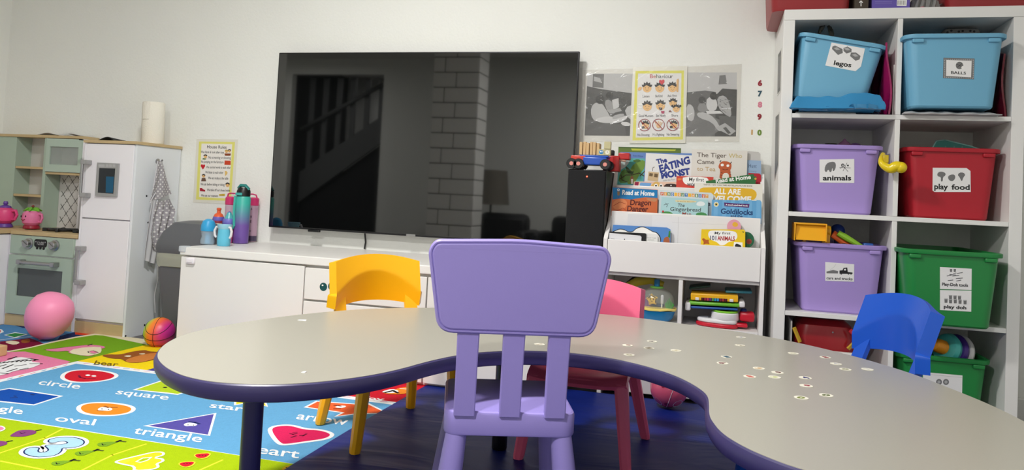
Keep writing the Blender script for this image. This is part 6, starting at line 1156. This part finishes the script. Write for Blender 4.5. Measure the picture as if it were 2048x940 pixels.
q = P3(1655, 462, 2.9); m_ = MB(); m_.lathe([(.018, -.01), (.02, -.006), (.02, .006), (.018, .01)], yb, 20, T=Tm((q.x, 2.9, q.z), (0, math.pi/2, 0))); m_.box(q.x-.008, q.x+.008, 2.885, 2.915, .56, q.z, yb, .003); m_.build('pivot', dg, True)
m_ = MB(); m_.box(P3(1612, 490, 2.93).x, P3(1650, 490, 2.93).x, 2.92, 3.0, .56, .63, BLACKP, .004); m_.build('chassis', dg, True)
tg = thing('toy_blaster', 'orange, lime and blue toy lying across the cars and trucks bin', 'toy', (P3(1700, 490, 2.9).x, 2.95, .6)); A0, A1, A2 = P3(1672, 468, 2.9), P3(1690, 482, 2.9), P3(1722, 502, 2.9)
MB().tube([(A0.x-.01, 2.91, A0.z), (A1.x, 2.91, A1.z-.004), (A2.x-.006, 2.91, A2.z-.0)], [.016, .018, .014], plast((222, 98, 36), .4), 12, flatk=.7).build('toy_body', tg, True); B0, B1, B2 = P3(1676, 466, 2.89), P3(1690, 474, 2.89), P3(1724, 494, 2.89)
MB().tube([tuple(B0), tuple(B1), tuple(B2)], [.010, .012, .008], plast((140, 190, 50), .4), 10).build('lime_rail', tg, True); q = P3(1735, 493, 2.89); MB().box(q.x-.015, q.x+.017, 2.875, 2.9, q.z-.012, q.z+.012, plast((40, 90, 170), .4), .004, T=Tm((0, 0, 0))).build('blue_muzzle', tg, True)
q = P3(1677, 457, 2.97); m_ = MB(); m_.ball((q.x, 2.99, q.z-.01), (.026, .03, .026), plast((30, 60, 140), .45), 20); m_.box(q.x-.01, q.x+.01, 2.98, 3.0, .56, q.z-.02, plast((30, 60, 140), .45), .002); tag(m_.build('toy_ball'), 'dark blue rounded toy behind the orange and lime toy', 'toy')
q = P3(1690, 497, 2.86); tag(MB().lathe([(.016, 0), (.018, .004), (.018, .012), (.016, .016)], plast((40, 40, 44)), 20, T=Tm((q.x, 2.885, q.z), (math.pi/2, 0, 0))).build('toy_disc'), 'dark toy wheel at the rim of the cars and trucks bin', 'toy wheel')
# spotted pencil case and blue lid behind the balls bin rim
q = P3(1918, 66, 2.98); m_ = MB(); m_.box(q.x-.055, q.x+.06, 2.95, 3.02, 1.34, q.z+.012, mat('spotted_fabric', (120, 118, 116), .8), .012); 
for i in range(9): m_.lathe([(.004, 0), (.004, .0006)], BLK, 10, T=Tm((q.x-.045+i*.012, 2.9494, q.z-.004+.007*math.sin(i*2.2)), (math.pi/2, 0, 0)))
tag(m_.build('pencil_case'), 'grey black-spotted soft case on top of the balls bin', 'pencil case')
q = P3(1945, 74, 2.9); tag(MB().ball((q.x, 2.9, q.z-.005), (.03, .03, .012), plast(LB, .4), 20).build('toy_dome'), 'small pale blue rounded lid poking above the balls bin rim', 'toy')
q = P3(1648, 48, 2.93); m_ = MB(); m_.sheet(lambda u, v: (q.x-.02+.05*u+.006*math.sin(v*9), 2.92+.03*v, q.z-.045+.05*math.sin(u*3.1)+.008*math.sin(u*14+v*8)), 12, 8, mat('smoky_bag', (70, 68, 60), .2, alpha=.7), .002); tag(m_.build('plastic_bag'), 'smoky clear bag poking above the tilted legos bin', 'bag')
q = P3(1905, 505, 2.9); tag(MB().ball((q.x-.01, 2.95, .600), (.05, .04, .022), plast((24, 90, 170), .4), 20).build('toy_dome'), 'bright blue toy lid inside the green play doh bin', 'toy')
# red toy case bottom left
rc_ = thing('toy_case', 'big dark red toy case with yellow straps in the bottom left cube', 'toy case', (P3(1650, 690, 2.9).x, 2.97, .0385)); rp3 = plast((150, 20, 28), .3); zb = P3(1650, 642, 2.88).z
x0_, x1_ = P3(1590, 690, 2.88).x, P3(1712, 690, 2.88).x; m_ = MB(); m_.loft([[(x+(x0_+x1_)/2, y+2.99, z) for x, y in rrect((x1_-x0_)*k_, .21*k2, .04, 8)] for k_, k2, z in ((.9, .9, .0385), (1, 1, .06), (1, 1, zb-.06), (.92, .92, zb-.02), (.7, .7, zb))], rp3); m_.build('case_body', rc_, True)
q = P3(1666, 665, 2.88); MB().lathe([(.003, 0), (.003, .003)], CHROME, 12, T=Tm((q.x, 2.886, q.z), (math.pi/2, 0, 0))).build('rivet', rc_, True)
for P in (((1588, 655), (1600, 684)), ((1696, 698), (1712, 682)), ((1700, 660), (1716, 676))):
    A0, A1 = P3(*P[0], 2.86), P3(*P[1], 2.86); MB().tube([tuple(A0), tuple(A1)], .009, plast((200, 160, 40), .4) if P[0][0] != 1700 else plast((190, 40, 50), .4), 8, flatk=.5).build('strap', rc_, True)
q = P3(1582, 680, 2.87); tag(MB().box(q.x-.003, q.x+.002, 2.865, 3.12, .0385, .35, WHITE, .001).build('whiteboard'), 'thin white board standing left of the red toy case', 'board')
q = P3(1700, 700, 2.85); tag(MB().box(P3(1668, 700, 2.84).x, P3(1718, 705, 2.84).x+.01, 2.84, 2.862, P3(1690, 712, 2.85).z-.02, P3(1690, 705, 2.85).z, WHITE, .003).build('tray'), 'white plastic edge in front of the red toy case', 'tray')
# ring stacker
rs = thing('ring_stacker', 'ring stacker toy with orange knob and teal, purple, white rings in the green bin', 'ring stacker', (P3(1905, 700, 2.93).x, 2.95, .25))
A0, A1 = P3(1872, 690, 2.9), P3(1945, 714, 2.98); ax_ = (A1-A0).normalized(); T_ = dirT(A0, A1); L_ = (A1-A0).length
m_ = MB(); m_.lathe([(.002, -.012), (.018, -.008), (.024, .004), (.024, .035), (.03, .045), (.034, .05)], plast((216, 140, 30), .45), 28, T=T_); m_.build('orange_knob', rs, True)
def ring(z, R__, r__, rgb, nm): m_ = MB(); m_.lathe([(R__-r__*1.4, z-r__*.5), (R__-r__*.4, z-r__*.95), (R__, z-r__), (R__+r__*.7, z-r__*.7), (R__+r__, z), (R__+r__*.7, z+r__*.7), (R__, z+r__), (R__-r__*1.4, z+r__*.5)], plast(rgb, .35), 36, T=T_); m_.build(nm, rs, True)
ring(.05, .034, .02, (70, 176, 168), 'ring'); ring(.078, .044, .015, (60, 32, 120), 'ring'); ring(.1, .05, .012, (206, 206, 204), 'ring')
# ------------------------------------------------------------------ on top of the cube shelf
KT = 1.4655
def crate(lab, x0, x1, y0, y1, h):
    t_ = thing('red_crate', lab, 'crate', ((x0+x1)/2, (y0+y1)/2, KT)); m = plast((150, 40, 44), .4); w_, d_ = x1-x0, y1-y0
    m_ = MB(); m_.loft([[(x, y, z) for x, y in rrect(w_*k_, d_*k_, .03, 6)] for k_, z in ((.96, .001), (.98, .01), (1.05, h), (1.03, h), (.94, .012))], m); m_.build('crate_body', t_); return t_
q0 = at(1557, 50, z=KT)
crate('red plastic crate overhanging the left end of the shelf unit top', .170, at(1702, 12, Y=2.85).x, 2.852, 3.2, .2)
crate('red plastic crate on the right end of the shelf unit top', at(1888, 8, Y=2.9).x, 1.1, 2.87, 3.2, .2)
q0, q1 = at(1709, 10, Y=2.86), at(1737, 10, Y=2.86); a = Art((0, 2.8595, 0), (1, 0, 0), (0, -1, 0)); a.box(q0.x, q1.x, 2.86, 3.0, KT, KT+.1, mat('dark_brown_card', (66, 56, 44), .6), .001); a.pl([(1722, 12), (1722, 2)], .003, CARD); a.pl([(1719, 5), (1722, 1.5), (1725, 5)], .003, CARD); tag(a.build('small_box'), 'small dark brown box with a white arrow beside the left red crate', 'box')
q0, q1 = at(1744, 10, Y=2.86), at(1820, 10, Y=2.86); a = Art((0, 2.8595, 0), (1, 0, 0), (0, -1, 0)); a.box(q0.x, q1.x, 2.86, 3.05, KT, KT+.12, mat('purple_card', (100, 84, 170), .5), .001); a.pp([(1794, 0), (1814, 0), (1813, 12), (1793.5, 11.5)], WHT)
for k_ in range(9): a.pl([(1796+k_*1.9, 1.5), (1795.8+k_*1.9, 9.5)], .0008 if k_ % 3 else .0016, BLK, 0 if k_ else 1)
for y in (3.5, 6.5): a.pl([(1750, y), (1784, y-.2)], .001, F((150, 140, 200)))
tag(a.build('cardboard_box'), 'purple cardboard box with a barcode on the shelf unit top', 'box')
q0, q1 = at(1824, 10, Y=2.88), at(1878, 10, Y=2.88); crumple('plastic_bag', 'crumpled grey clear bag between the purple box and the right red crate', 'bag', q0.x, q1.x, 2.87, 3.0, KT, .06, mat('grey_clear_bag', (140, 140, 138), .2), 5, 20, 10)
q = at(1846, 12, Y=2.842); m_ = MB(); m_.tube([(q.x+.006*math.cos(t*.55), 2.85, KT+.0018+.0018+.0*t) if False else (q.x+.006*math.cos(t*math.pi/8), 2.85+.006*math.sin(t*math.pi/8), KT+.002) for t in range(17)], .0014, plast((214, 70, 110), .4), 8); tag(m_.build('hair_tie'), 'tiny pink hair tie at the front of the shelf unit top', 'hair tie')
